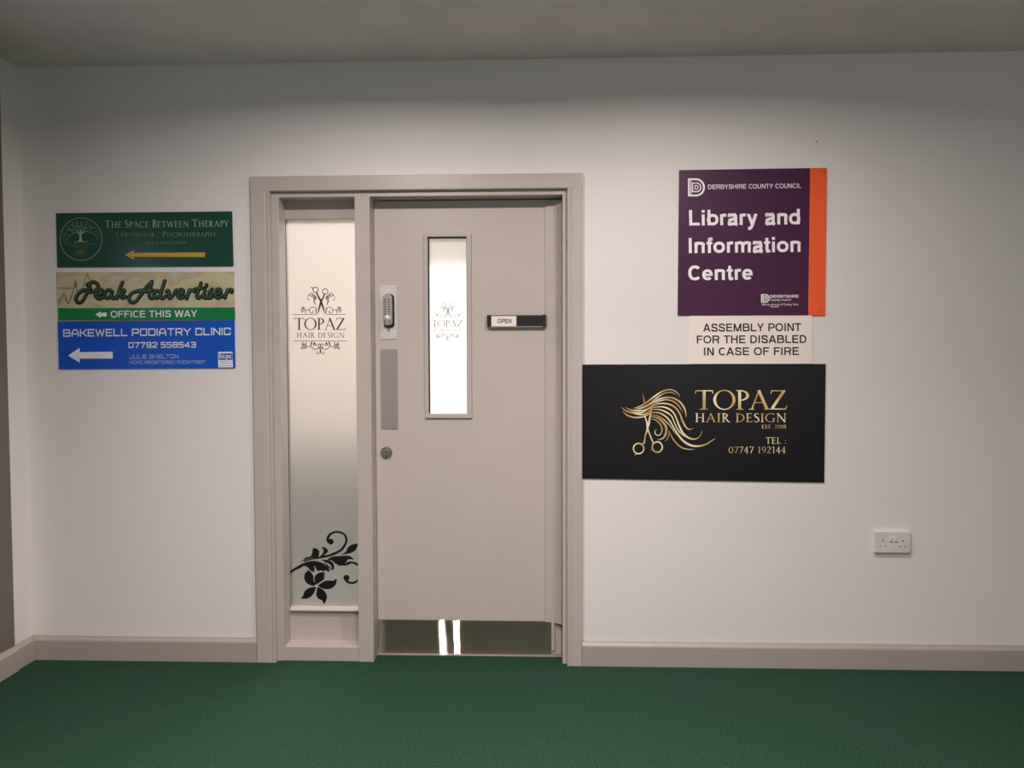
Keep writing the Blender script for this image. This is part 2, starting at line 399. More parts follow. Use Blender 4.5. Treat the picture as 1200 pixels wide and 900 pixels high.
    if ch == 'p': V(L, -.28, X-.02); E(.44, X/2, .39-h, X/2+.01-h); return a, .85
    if ch == 'r': V(L, 0, X-.02); S([(L, .36), (.20, .58), (.34, X-h*.9), (.50, X-h*.9)]); return a, .54
    if ch == 't': V(.23, .14, .95); S([(.23, .22), (.25, .08), (.34, h*.8), (.45, h*.9)]); Hh(.03, .44, X-ws/2, ws*.85); return a, .47
    if ch == 'u': V(L, .28, X-.02); V(.76-h, 0, X-.02); S([(.76-h, .33), (.62, .12), (.42, h*.9), (.20, .12), (L, .31)]); return a, .85
    if ch == 'y': D(.03+h, X-.02, .40, 0); D(.74-h, X-.02, .40, 0); S([(.40, .03), (.33, -.14), (.24, -.22), (.10, -.22)]); return a, .77
    if ch == "'": V(.16, .68, 1); return a, .32
    return a, .44
def sans(text, x0, yb0, x1, yb1, cap, weight=.17, track=0.0):
    A = Art(); x = 0
    for ch in text:
        a, adv = grot(ch, weight); A.merge(a.xf(lambda px, py: (x+px, py))); x += adv+track
    xs = [p[0] for p in A.v]
    return place(A, x0, yb0, x1, yb1, cap, min(xs), max(xs))

# drawn roman capitals with serifs
TH, TN, SF = .125, .052, .035
def roman(ch):
    a = Art()
    def st(x, y0=0, y1=1, w=TH): a.rib([(x, y0, w), (x, y1, w)])
    def sf(x, y, h=.15): yy = y+SF/2 if y < .5 else y-SF/2; a.rib([(x-h, yy, SF), (x+h, yy, SF)])
    def stem(x): st(x); sf(x, 0); sf(x, 1)
    def dg(x0, y0, x1, y1, w): a.rib([(x0, y0, w), (x1, y1, w)])
    def arc(cx, cy, rx, ry, d0, d1, n=24, th=TH):
        p = []
        for i in range(n+1):
            t = radians(d0+(d1-d0)*i/n); p.append((cx+rx*cos(t), cy+ry*sin(t), TN+(th-TN)*cos(t)**2))
        a.rib(p)
    def cv(pts): a.rib(catmull(pts, 8))
    w = .6
    if ch == 'T': st(.36); sf(.36, 0, .17); a.rib([(.0, .97, TN), (.72, .97, TN)]); dg(.015, .98, -.02, .82, .04); dg(.705, .98, .74, .82, .04); w = .74
    elif ch == 'O': arc(.46, .5, .41, .49, 0, 360, 36); w = .94
    elif ch == 'Q': arc(.46, .5, .41, .49, 0, 360, 36); w = .94
    elif ch == 'P': stem(.15); arc(.17, .73, .32, .25, -90, 90); w = .54
    elif ch == 'R': stem(.15); arc(.17, .74, .30, .24, -90, 90); dg(.28, .5, .62, .02, TH*.9); sf(.66, 0, .1); w = .7
    elif ch == 'B': stem(.15); arc(.17, .76, .26, .22, -90, 90); arc(.17, .27, .32, .25, -90, 90); w = .56
    elif ch == 'A': dg(.1, 0, .42, 1.0, TN); dg(.40, 1.0, .76, 0, TH); a.rib([(.2, .36, TN*.8), (.62, .36, TN*.8)]); sf(.1, 0, .12); sf(.76, 0, .13); w = .88
    elif ch == 'Z': a.rib([(.04, .97, TN), (.64, .97, TN)]); a.rib([(.0, .03, TN), (.66, .03, TN)]); dg(.06, .03, .58, .97, TH); dg(.05, .98, .03, .82, .04); dg(.655, .02, .70, .2, .04); w = .72
    elif ch == 'H': stem(.15); stem(.70); a.rib([(.15, .52, TN), (.70, .52, TN)]); w = .87
    elif ch == 'I': stem(.15); w = .32
    elif ch == 'D': stem(.15); arc(.2, .5, .52, .47, -90, 90, 28); w = .80
    elif ch == 'E': stem(.15); a.rib([(.15, .97, TN), (.50, .97, TN)]); a.rib([(.15, .52, TN), (.44, .52, TN)]); a.rib([(.15, .03, TN), (.54, .03, TN)]); dg(.5, .98, .52, .84, .035); dg(.44, .6, .44, .44, .03); dg(.53, .02, .57, .17, .035); w = .60
    elif ch == 'F': stem(.15); a.rib([(.15, .97, TN), (.50, .97, TN)]); a.rib([(.15, .52, TN), (.44, .52, TN)]); dg(.5, .98, .52, .84, .035); w = .55
    elif ch == 'L': stem(.15); a.rib([(.15, .03, TN), (.54, .03, TN)]); dg(.53, .02, .57, .2, .035); w = .58
    elif ch == 'S': cv([(.44, .84, .03), (.38, .95, .05), (.26, .98, .06), (.12, .90, .09), (.10, .74, .11), (.22, .59, .13), (.37, .46, .13), (.46, .27, .11), (.40, .09, .08), (.24, .02, .06), (.10, .06, .05), (.06, .2, .03)]); w = .52
    elif ch == 'G': arc(.46, .5, .41, .48, 48, 322, 30); dg(.74, .02, .74, .42, TH); sf(.74, .42, .11); dg(.73, .8, .75, .97, .035); w = .9
    elif ch == 'C': arc(.46, .5, .41, .48, 48, 312, 30); dg(.73, .8, .75, .97, .035); w = .80
    elif ch == 'N': st(.12, 0, 1, TN); sf(.12, 0, .1); dg(.1, 1, .74, 0, TH); st(.74, 0, 1, TN); sf(.74, 1, .1); sf(.08, 1, .09); w = .88
    elif ch == 'M': dg(.08, 0, .18, 1, TN); dg(.18, 1, .5, .02, TH); dg(.5, .02, .82, 1, TN); dg(.82, 1, .92, 0, TH); sf(.08, 0, .1); sf(.92, 0, .13); w = 1.06
    elif ch == 'W': dg(.08, 1, .34, 0, TH); dg(.34, 0, .58, 1, TN); dg(.56, 1, .82, 0, TH); dg(.82, 0, 1.06, 1, TN); sf(.08, 1, .12); sf(.57, 1, .1); sf(1.06, 1, .1); w = 1.16
    elif ch == 'U': cv([(.13, 1, TH), (.13, .6, TH), (.14, .25, TH), (.25, .06, .09), (.42, .02, .06), (.58, .08, .055), (.66, .25, .05), (.68, .6, .05), (.68, 1, .05)]); sf(.13, 1); sf(.68, 1, .1); w = .82
    elif ch == 'Y': dg(.06, 1, .38, .45, TH); dg(.38, .45, .68, 1, TN); st(.38, 0, .48); sf(.38, 0); sf(.06, 1, .12); sf(.68, 1, .1); w = .74
    elif ch == '/': dg(.05, -.1, .4, 1.05, TN); w = .45
    elif ch == '.': a.disc(.08, .06, .07); w = .2
    elif ch == ':': a.disc(.10, .08, .07); a.disc(.10, .52, .07); w = .25
    elif ch == '(': cv([(.3, 1.05, .03), (.12, .75, .07), (.1, .35, .07), (.3, -.05, .03)]); w = .34
    elif ch == ')': cv([(.05, 1.05, .03), (.22, .75, .07), (.24, .35, .07), (.05, -.05, .03)]); w = .34
    elif ch == '0': arc(.29, .49, .23, .47, 0, 360, 30, .11); w = .58
    elif ch == '1': st(.22, 0, 1, .1); sf(.22, 0, .13); dg(.2, .97, .07, .88, .05); w = .42
    elif ch == '2': cv([(.08, .76, .05), (.14, .92, .06), (.28, .97, .07), (.43, .86, .1), (.43, .68, .11), (.28, .38, .09), (.08, .06, .06)]); a.rib([(.06, .04, .07), (.5, .04, .07)]); dg(.5, .04, .53, .18, .04); w = .56
    elif ch == '4': st(.38, 0, 1, .1); dg(.38, .98, .04, .3, .05); a.rib([(.03, .29, .055), (.54, .29, .055)]); sf(.38, 0, .1); w = .58
    elif ch == '7': a.rib([(.05, .95, .07), (.52, .95, .07)]); dg(.5, .95, .2, 0, .09); dg(.05, .97, .04, .8, .035); w = .54
    elif ch == '8': arc(.28, .74, .17, .22, 0, 360, 24, .09); arc(.28, .26, .21, .24, 0, 360, 24, .1); w = .56
    elif ch == '9': arc(.27, .69, .2, .27, 0, 360, 26, .1); cv([(.47, .69, .1), (.46, .45, .1), (.36, .18, .07), (.12, .0, .03)]); w = .56
    elif ch == ' ': w = .34
    return a, w
def serif(text, x0, yb0, x1, yb1, cap, track=.10, small=None):
    """small: scale of the letters that are not word initials (small capitals)"""
    A = Art(); x = 0; first = True
    for ch in text:
        a, w = roman(ch); k = 1.0
        if small and not first: k = small
        first = (ch in ' /(')
        A.merge(a.xf(lambda px, py: (x+px*k, py*k))); x += (w+track)*k
    xs = [p[0] for p in A.v]
    return place(A, x0, yb0, x1, yb1, cap, min(xs), max(xs))

# squared single-line capitals
SQ = {
 'A': (1, [[(0, 0), (0, .5), (.28, 1), (.72, 1), (1, .5), (1, 0)], [(0, .35), (1, .35)]]),
 'B': (1, [[(0, 0), (0, 1), (.88, 1), (.94, .9), (.94, .6), (.86, .52), (0, .52)], [(.86, .52), (1, .44), (1, .1), (.92, 0), (0, 0)]]),
 'K': (.9, [[(0, 0), (0, 1)], [(0, .5), (.4, .5), (.92, 1)], [(.4, .5), (.95, 0)]]),
 'E': (.9, [[(.9, 1), (0, 1), (0, 0), (.9, 0)], [(0, .5), (.8, .5)]]),
 'W': (1.3, [[(0, 1), (.3, 0), (.65, .9), (1.0, 0), (1.3, 1)]]),
 'L': (.85, [[(0, 1), (0, 0), (.85, 0)]]),
 'P': (.95, [[(0, 0), (0, 1), (.87, 1), (.95, .9), (.95, .5), (.87, .4), (0, .4)]]),
 'O': (1, [[(0, .1), (0, .9), (.1, 1), (.9, 1), (1, .9), (1, .1), (.9, 0), (.1, 0), (0, .1)]]),
 'D': (1, [[(0, 0), (0, 1), (.82, 1), (1, .84), (1, .16), (.82, 0), (0, 0)]]),
 'I': (.0, [[(0, 0), (0, 1)]]),
 'T': (.95, [[(0, 1), (.95, 1)], [(.475, 1), (.475, 0)]]),
 'R': (.95, [[(0, 0), (0, 1), (.87, 1), (.95, .9), (.95, .52), (.87, .42), (0, .42)], [(.55, .42), (.97, 0)]]),
 'Y': (1, [[(0, 1), (.5, .45), (1, 1)], [(.5, .45), (.5, 0)]]),
 'C': (.95, [[(.95, .75), (.95, .9), (.85, 1), (.1, 1), (0, .9), (0, .1), (.1, 0), (.85, 0), (.95, .1), (.95, .25)]]),
 'N': (1, [[(0, 0), (0, 1), (1, 0), (1, 1)]]),
 'J': (.85, [[(.85, 1), (.85, .1), (.75, 0), (.1, 0), (0, .1), (0, .3)]]),
 'U': (1, [[(0, 1), (0, .1), (.1, 0), (.9, 0), (1, .1), (1, 1)]]),
 'S': (.95, [[(.95, .8), (.95, .9), (.85, 1), (.1, 1), (0, .9), (0, .62), (.1, .52), (.85, .5), (.95, .4), (.95, .1), (.85, 0), (.1, 0), (0, .1), (0, .2)]]),
 'H': (1, [[(0, 0), (0, 1)], [(1, 0), (1, 1)], [(0, .5), (1, .5)]]),
 'G': (1, [[(.97, .78), (.97, .9), (.87, 1), (.1, 1), (0, .9), (0, .1), (.1, 0), (.9, 0), (1, .1), (1, .48), (.55, .48)]]),
 '0': (.85, [[(0, .1), (0, .9), (.1, 1), (.75, 1), (.85, .9), (.85, .1), (.75, 0), (.1, 0), (0, .1)]]),
 '7': (.85, [[(0, 1), (.85, 1), (.35, 0)]]),
 '9': (.85, [[(.85, .48), (.1, .48), (0, .58), (0, .9), (.1, 1), (.75, 1), (.85, .9), (.85, .1), (.75, 0), (.05, 0)]]),
 '2': (.85, [[(0, .85), (.1, 1), (.75, 1), (.85, .9), (.85, .6), (.0, .15), (0, 0), (.85, 0)]]),
 '5': (.85, [[(.8, 1), (0, 1), (0, .55), (.75, .55), (.85, .45), (.85, .1), (.75, 0), (0, 0)]]),
 '8': (.85, [[(.08, .52), (.02, .6), (.02, .9), (.1, 1), (.75, 1), (.83, .9), (.83, .6), (.77, .52), (.08, .52), (0, .44), (0, .1), (.1, 0), (.75, 0), (.85, .1), (.85, .44), (.77, .52)]]),
 '4': (.9, [[(.65, 0), (.65, 1), (0, .35), (0, .25), (.9, .25)]]),
 '3': (.85, [[(.02, 1), (.75, 1), (.83, .9), (.83, .6), (.77, .52), (.2, .52)], [(.77, .52), (.85, .44), (.85, .1), (.75, 0), (0, 0)]]),
}
def square(text, x0, yb0, x1, yb1, cap, w=.16, gap=.36):
    A = Art(); x = 0
    for ch in text:
        if ch == ' ': x += .55; continue
        adv, ls = SQ[ch]
        for l in ls: A.line([(x+p[0], w/2+p[1]*(1-w)) for p in l], w)
        x += adv+gap
    xs = [p[0] for p in A.v]
    return place(A, x0, yb0, x1, yb1, cap, min(xs), max(xs))

# ================================================================ THE SETTING
XL, XR, YB = -2.197, 3.3, -5.4          # left wall, right wall, wall behind the camera
ax0, ax1 = U(296.2, 460, -.018).x, U(682.3, 460, -.018).x      # outer edges of the architrave
az1 = U(480, 204.6, -.018).z
ix0, ix1 = U(319.0, 460, -.018).x, U(664.5, 460, -.018).x      # inner edges of the architrave
iz1 = U(480, 222.4, -.018).z
FX0, FX1 = U(329, 460, 0).x, U(659.3, 460, 0).x                # daylight of the frame, front
FZ1 = U(480, 229.6, 0).z
BK = .087                                                       # depth of the recess
WT = .15                                                        # wall thickness

bm = bmesh.new()
bm_box(bm, XL-.1, ax0+.04, 0, WT, -.02, CEIL)
bm_box(bm, ax1-.04, XR+.1, 0, WT, -.02, CEIL)
bm_box(bm, ax0+.04, ax1-.04, 0, WT, az1-.04, CEIL)
info(link_bm('wall_front', bm, M['wall']), 'long white painted wall with the taupe door and all the signs', 'wall', kind='structure')

LW = (-1.27, -.86, .80, 1.97)          # opening in the left wall: y0, y1, z0, z1
bm = bmesh.new()
bm_box(bm, XL-.12, XL, LW[1], 0, -.02, CEIL); bm_box(bm, XL-.12, XL, YB-.1, LW[0], -.02, CEIL)
bm_box(bm, XL-.12, XL, LW[0], LW[1], -.02, LW[2]); bm_box(bm, XL-.12, XL, LW[0], LW[1], LW[3], CEIL)
info(link_bm('wall_left', bm, M['wall']), 'narrow white side wall at the left end of the signed wall', 'wall', kind='structure')
info(box('wall_right', XR, XR+.12, YB-.1, 0, -.02, CEIL, M['wall']), 'white side wall right of the socket, outside the photograph', 'wall', kind='structure')
# wall behind the camera with an opening for the added fill window
wx0, wx1, wz0, wz1 = .7, 2.5, 1.15, 2.1
bm = bmesh.new()
bm_box(bm, XL, wx0, YB-.12, YB, -.02, CEIL); bm_box(bm, wx1, XR, YB-.12, YB, -.02, CEIL)
bm_box(bm, wx0, wx1, YB-.12, YB, -.02, wz0); bm_box(bm, wx0, wx1, YB-.12, YB, wz1, CEIL)
info(link_bm('wall_back', bm, M['wall']), 'white wall behind the photographer with an opening for the added fill window', 'wall', kind='structure')
info(box('floor', XL-.12, XR+.12, YB-.12, .10, -.06, 0, M['carpet']), 'dark green short pile carpet floor in front of the taupe door', 'floor', kind='structure')
info(box('ceiling', XL-.12, XR+.12, YB-.12, WT, CEIL, CEIL+.08, M['ceiling']), 'plain white painted ceiling in half shadow above the door wall', 'ceiling', kind='structure')

w2 = empty('fill_window_2', ((wx0+wx1)/2, YB-.06, wz0), 'unseen white framed fill-light window added in the wall behind the photographer', 'window', 'structure')
bm = bmesh.new()
for a in ((wx0, wx0+.05, wz0, wz1), (wx1-.05, wx1, wz0, wz1), (wx0, wx1, wz0, wz0+.05), (wx0, wx1, wz1-.05, wz1), ((wx0+wx1)/2-.025, (wx0+wx1)/2+.025, wz0, wz1)):
    bm_box(bm, a[0], a[1], YB-.09, YB-.04, a[2], a[3], .003)
link_bm('window_frame', bm, M['white_plastic'], w2)

# recess bits on the left wall: lining of a neighbouring opening, a little proud
px_ = U(17, 600, 0); 
LY = -.128
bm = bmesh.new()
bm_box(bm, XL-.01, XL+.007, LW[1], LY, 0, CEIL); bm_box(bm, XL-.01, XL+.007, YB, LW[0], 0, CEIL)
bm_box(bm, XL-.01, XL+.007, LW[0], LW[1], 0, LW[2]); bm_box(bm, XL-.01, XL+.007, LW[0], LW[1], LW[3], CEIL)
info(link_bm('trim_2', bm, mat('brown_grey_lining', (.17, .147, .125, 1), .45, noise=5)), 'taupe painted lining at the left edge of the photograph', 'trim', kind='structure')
w4 = empty('window_4', (XL-.06, (LW[0]+LW[1])/2, LW[2]), 'narrow daylight window in the left side wall, outside the photograph', 'window', 'structure')
bm = bmesh.new()
for a in ((LW[0], LW[0]+.03, LW[2], LW[3]), (LW[1]-.03, LW[1], LW[2], LW[3]), (LW[0], LW[1], LW[2], LW[2]+.03), (LW[0], LW[1], LW[3]-.03, LW[3])):
    bm_box(bm, XL-.09, XL-.05, a[0], a[1], a[2], a[3], .003)
link_bm('window_frame', bm, M['white_plastic'], w4)
ld = bpy.data.lights.new('side_daylight', 'AREA'); ld.shape = 'RECTANGLE'; ld.size = LW[3]-LW[2]-.06; ld.size_y = LW[1]-LW[0]-.06
ld.energy = SIDE_W; ld.color = (.7, .84, 1)
l = bpy.data.objects.new('side_daylight', ld); COL.objects.link(l); l.parent = w4
l.location = (.012, 0, (LW[3]-LW[2])/2); l.rotation_euler = (0, radians(-90), 0)

# skirting: moulded profile
def skirt(name, axis, a0, a1, base, sgn, label):
    prof = [(0, 0), (.018, 0), (.018, .083), (.0165, .088), (.009, .097), (.006, .103), (0, .104)]
    P = [(base+sgn*d, z) for d, z in prof]
    o = extrude_profile(name, P, axis, a0, a1, M['skirt'])
    return info(o, label, 'skirting', kind='structure')
skirt('baseboard_left', 'y', LY, -.018, XL, 1, 'short taupe skirting board on the left side wall')
skirt('baseboard_front_left', 'x', XL, ax0-.001, 0, -1, 'taupe skirting board below the three stacked direction signs')
skirt('baseboard_front_right', 'x', ax1+.001, XR, 0, -1, 'long taupe skirting board below the double socket')
skirt('baseboard_left', 'y', YB, LY-.004, XL+.007, 1, 'taupe skirting board at the foot of the lining at the left edge')

# ---------------------------------------------------------------- door surround: architrave and frame
tr = empty('trim_1', ((ax0+ax1)/2, 0, 0), 'taupe painted architrave and frame around door and side window', 'door frame', 'structure')
def arch_prof(o_, i_):   # across: outer edge to inner edge with a small bead
    s = 1 if i_ > o_ else -1; w_ = abs(i_-o_)
    return [(o_, 0), (o_, -.016), (o_+s*.003, -.018), (i_-s*.022, -.018), (i_-s*.019, -.0155), (i_-s*.015, -.0155), (i_-s*.011, -.018),
            (i_-s*.003, -.018), (i_, -.013), (i_, 0)]
extrude_profile('architrave_side', arch_prof(ax0, ix0), 'z', 0, az1-.001, M['trim'], tr)
extrude_profile('architrave_side', arch_prof(ax1, ix1), 'z', 0, az1-.001, M['trim'], tr)
# head, profile in (y,z), mitre hidden by overlapping length
pr = [(0, az1), (-.016, az1), (-.018, az1-.003), (-.018, iz1+.003), (-.014, iz1), (0, iz1)]
extrude_profile('architrave_head', [(y*1.005, z) for y, z in pr], 'x', ax0+.0005, ax1-.0005, M['trim'], tr)
MX0, MX1 = U(417.5, 460, 0).x, U(435, 460, 0).x
FF = .004
box('frame_jamb', ax0+.041, FX0, FF, .118, 0, iz1+.02, M['trim'], tr, .0015)
box('frame_jamb', FX1, ax1-.041, FF, .135, 0, iz1+.02, M['trim'], tr, .0015)
box('frame_head', FX0-.002, FX1+.002, FF, .118, FZ1, az1-.041, M['trim'], tr, .0015)
box('mullion', MX0, MX1, FF-.003, .135, 0, FZ1+.002, M['trim'], tr, .0015)
box('door_light_stop', MX1-.002, FX1+.002, .1335, .15, FZ1-.016, az1-.041, M['trim'], tr, .001)  # unseen stops added behind the leaf to block light from the salon
box('door_light_stop', MX1-.002, MX1+.012, .1335, .15, 0, FZ1-.016, M['trim'], tr, .001)
box('door_light_stop', FX1-.012, FX1+.002, .1335, .15, 0, FZ1-.016, M['trim'], tr, .001)
box('threshold_strip', MX1, FX1, .078, .1, 0, .006, mat('threshold_wood', (.42, .36, .30, 1), .5, noise=20), tr, .001)

# ---------------------------------------------------------------- side window
s1 = empty('window_1', ((FX0+MX0)/2, .05, 0), 'tall narrow frosted side window left of the taupe door', 'window', 'structure')
def Z(py, y, px=375): return U(px, py, y).z
sx0, sx1 = FX0, MX0
box('top_rail', sx0, sx1, BK, .118, Z(256.5, BK), FZ1+.01, M['trim'], s1, .001)
gl0 = U(332.5, 460, BK).x
box('side_bead', sx0, gl0, BK, .118, Z(713, BK), Z(256.5, BK), M['trim'], s1, .001)
box('glazing_bead', sx1-.006, sx1, BK-.004, BK+.02, Z(711, BK), Z(256.5, BK), M['trim'], s1, .001)
extrude_profile('sill_bead', [(BK-.014, Z(715.5, BK)), (BK-.016, Z(714, BK)), (BK+.012, Z(709.5, BK)), (BK+.012, Z(715.5, BK))], 'x', sx0+.003, sx1, M['trim'], s1)
box('apron_panel', sx0, sx1, BK, WT, 0, Z(715.5, BK), M['trim'], s1)
box('bottom_rail', sx0-.002, U(422.6, 765, .006).x, .006, BK+.01, 0, Z(758.3, .006), M['trim'], s1, .0015)
zb = Z(758.3, .006)
gy = BK+.006
g = box('glass', sx0-.003, sx1+.003, gy, gy+.005, Z(715, BK)-.01, Z(256.5, BK)+.008, M['frost_side'], s1)
GP = gy-.0006                                                   # the film on the front of the glass

def topaz_etch(parent, plane, m, mp, ox, oy, k, kx, full=True):
    """salon logo on glass; ox,oy = pixel of the crop origin, k = crop px per photo px"""
    T = lambda x, y: (ox+x/kx, oy+y/k)
    def fin(a, name, mm, label=None): return a.xf(T).build(name, mm, parent, plane, label)
    a = serif('TOPAZ', 118, 545, 614, 545, 115, .02); fin(a, 'lettering', m, 'charcoal film lettering reading TOPAZ')
    a = serif('HAIR DESIGN', 145, 620, 600, 620, 50, .10); fin(a, 'lettering', mp, 'thin grey film lettering reading HAIR DESIGN')
    a = Art(); a.line([(105, 397), (330, 397)], 5); a.line([(432, 397), (612, 397)], 5); a.line([(115, 650), (626, 650)], 5)
    fin(a, 'rule_line', m)
    # scissors, points down
    a = Art()
    a.ring(325, 160, 24, 26, 8); a.ring(418, 177, 25, 25, 8); a.curve([(300, 150), (292, 140), (282, 134)], 8)
    a.rib([(335, 186, 14), (352, 228, 16), (378, 268, 20), (398, 330, 16), (415, 402, 3)])
    a.rib([(410, 200, 14), (400, 232, 14), (378, 272, 20), (362, 330, 16), (346, 402, 3)])
    a.disc(379, 276, 12)
    fin(a, 'scissors_print', m)
    # vines with leaves, mirrored
    a = Art()
    for s in (-1, 1):
        X = lambda x: 379+s*x
        for (x, y, r) in ((60, 225, 13), (78, 218, 12), (95, 222, 10), (55, 242, 12), (72, 240, 12), (62, 258, 11), (70, 270, 11), (60, 285, 10), (58, 300, 8), (110, 212, 9), (88, 205, 9)):
            a.disc(X(x), y, r*.72, 8)
        a.curve([(X(40), 250), (X(60), 215), (X(90), 190), (X(112), 198), (X(118), 212)], 5)
        a.curve([(X(112), 212), (X(128), 228), (X(130), 250), (X(118), 258), (X(108), 250)], 5)
        # scrolls above the rule
        a.curve([(X(48), 392), (X(44), 352), (X(66), 328), (X(96), 330), (X(112), 352), (X(104), 378), (X(86), 384), (X(76), 372), (X(84), 362)], 6)
        a.curve([(X(110), 360), (X(130), 352), (X(148), 360), (X(152), 388)], 6)
        a.curve([(X(40), 330), (X(52), 350), (X(50), 375), (X(40), 385)], 5)
        for (x, y) in ((160, 352), (176, 332), (186, 352), (180, 368), (166, 336)): a.ring(X(x), y, 9, 9, 5, 10)
    a2 = Art()
    for s in (-1, 1):
        X = lambda x: 372+s*x
        a2.curve([(X(0), 730), (X(22), 700), (X(16), 678), (X(2), 688), (X(6), 712), (X(40), 730), (X(74), 722), (X(92), 692), (X(84), 660), (X(80), 652)], 7)
        a2.curve([(X(78), 662), (X(96), 700), (X(122), 706), (X(138), 690), (X(134), 656)], 6)
        for (x, y) in ((150, 690), (168, 690), (158, 712), (178, 720), (140, 716), (168, 676)): a2.ring(X(x), y, 10, 9, 6, 10)
        a2.disc(X(56), 676, 10, 10); a2.disc(X(66), 690, 7, 8); a2.disc(X(44), 690, 7, 8)
        a2.curve([(X(4), 735), (X(6), 758), (X(22), 776), (X(34), 766), (X(26), 752)], 6)
        a2.curve([(X(62), 654), (X(60), 668), (X(70), 680)], 5)
    a2.curve([(372, 730), (372, 770)], 6)
    fin(a.merge(a2), 'scrollwork_print', m if full else mp)
topaz_etch(g, GP, M['ink_etch'], M['ink_etch'], 330, 320, 8.18, 8.18)

# black flower decal at the foot of the side window (crop 320,600 at 5x)
def flower():
    T = lambda x, y: (320+x/5, 600+y/5)
    a = Art()
    petals = [[(248, 422), (238, 400), (236, 375), (224, 355), (208, 340), (200, 346), (186, 362), (183, 385), (190, 408), (208, 424), (230, 432), (242, 432)],
              [(250, 424), (243, 400), (245, 378), (262, 360), (286, 352), (303, 355), (300, 370), (300, 390), (285, 405), (268, 415)],
              [(265, 432), (285, 414), (312, 402), (335, 402), (355, 402), (371, 390), (372, 408), (362, 432), (340, 448), (312, 452), (285, 446)],
              [(250, 440), (245, 462), (232, 485), (212, 502), (190, 508), (163, 507), (175, 492), (185, 465), (200, 450), (222, 442)],
              [(262, 440), (285, 450), (305, 468), (316, 492), (312, 515), (298, 540), (288, 520), (262, 505), (254, 485), (256, 460)]]
    for p in petals: a.shape(p, 4)
    # stem from the left edge sweeping to the upper right with a curl
    a.curve([(64, 388, 16), (90, 362, 16), (120, 340, 14), (160, 318, 18), (190, 300, 10)])
    a.shape([(150, 322), (170, 308), (200, 292), (245, 287), (285, 298), (315, 318), (330, 338), (325, 352), (308, 340), (300, 348), (280, 342), (262, 345), (248, 325), (240, 312), (244, 340), (236, 352), (218, 342), (200, 322), (175, 316)], 4)
    a.shape([(285, 282), (325, 282), (352, 300), (358, 330), (345, 340), (340, 315), (320, 300)], 4)
    a.shape([(155, 297), (180, 278), (195, 265), (215, 262), (228, 245), (232, 216), (240, 212), (255, 214), (270, 230), (268, 252), (262, 265), (230, 268), (190, 280)], 4)
    a.shape([(275, 262), (290, 245), (296, 225), (286, 207), (300, 206), (318, 218), (320, 235), (300, 254), (330, 248), (350, 238), (372, 236), (350, 252), (310, 262)], 4)
    a.curve([(180, 290, 8), (230, 274, 9), (290, 264, 12), (350, 248, 14), (395, 225, 14), (420, 195, 13), (430, 165, 13), (420, 135, 12), (395, 120, 12), (360, 118, 12), (332, 134, 14), (320, 158, 16), (326, 178, 16)])
    a.disc(338, 174, 17)
    a.shape([(398, 248), (425, 235), (440, 205), (465, 190), (496, 187), (492, 205), (478, 228), (450, 242), (420, 248)], 4)
    a.shape([(318, 280), (345, 262), (390, 258), (440, 256), (465, 268), (472, 278), (440, 278), (428, 296), (408, 306), (385, 308), (362, 300), (345, 285)], 4)
    a.curve([(378, 310, 8), (405, 308, 12), (432, 306, 13), (462, 294, 8)])
    a.curve([(430, 298, 3), (455, 294, 10), (480, 300, 12), (499, 312, 12)])
    a.curve([(498, 395, 6), (484, 410, 12), (460, 416, 13), (435, 408, 14), (420, 388, 14)])
    a.disc(430, 386, 18)
    a.curve([(298, 295, 3), (322, 318, 9), (345, 340, 4)])
    return a.xf(T)
flower().build('flower_print', M['ink_black'], g, GP-.0001, 'black vinyl flower and scrolling leaves near the bottom of the glass')

# ---------------------------------------------------------------- the door
dx0, dx1 = MX1+.001, U(638.5, 460, BK).x
dz0, dz1 = .009, FZ1-.004
d1 = empty('door_1', (U(640, 460, BK).x, BK, 0), 'taupe painted door with tall narrow frosted pane and steel kick plate', 'door', 'structure')
vx0, vx1 = U(501.5, 380, BK).x, U(547.5, 380, BK).x
vz0, vz1 = Z(485, BK, 525), Z(277.3, BK, 525)
DXR = FX1-.002
bm = bmesh.new(); DB = BK+.044
for a in ((dx0, vx0, dz0, dz1), (vx1, DXR, dz0, dz1), (vx0, vx1, dz0, vz0), (vx0, vx1, vz1, dz1)):
    bm_box(bm, a[0], a[1], BK, DB, a[2], a[3])
bmesh.ops.remove_doubles(bm, verts=bm.verts, dist=1e-5)
link_bm('leaf', bm, M['door'], d1)
# frame around the pane
ox0, ox1 = U(497.5, 380, BK-.008).x, U(552.5, 380, BK-.008).x
oz0, oz1 = Z(490, BK-.008, 525), Z(273.2, BK-.008, 525)
vf = bmesh.new()
for a in ((ox0, vx0+.001, oz0, oz1), (vx1-.001, ox1, oz0, oz1)):
    bm_box(vf, a[0], a[1], BK-.009, BK+.012, a[2], a[3], .002)
for a in ((vx0-.003, vx1+.003, oz0, vz0+.001), (vx0-.003, vx1+.003, vz1-.001, oz1)):
    bm_box(vf, a[0], a[1], BK-.0088, BK+.012, a[2], a[3], .002)
vfo = link_bm('pane_frame', vf, M['trim'], d1)
bs = bmesh.new()
for z in (Z(320, BK, 525), Z(382, BK, 525), Z(438, BK, 525)):
    pass
bs.free()
for px in (499.6, 550.0):
    for py in (321, 384, 438, 480):
        p = U(px, py, BK-.009); disc('screw', (p.x, BK-.0088, p.z), .0022, .0008, M['alu'], vfo, 10)
vg = box('glass', vx0-.004, vx1+.004, BK+.020, BK+.026, vz0-.004, vz1+.004, M['frost_door'], d1)
bm = bmesh.new()   # dark glazing gasket
for a in ((vx0, vx0+.0055, vz0, vz1), (vx1-.004, vx1, vz0, vz1), (vx0, vx1, vz1-.006, vz1)):
    bm_box(bm, a[0], a[1], BK+.013, BK+.0195, a[2], a[3])
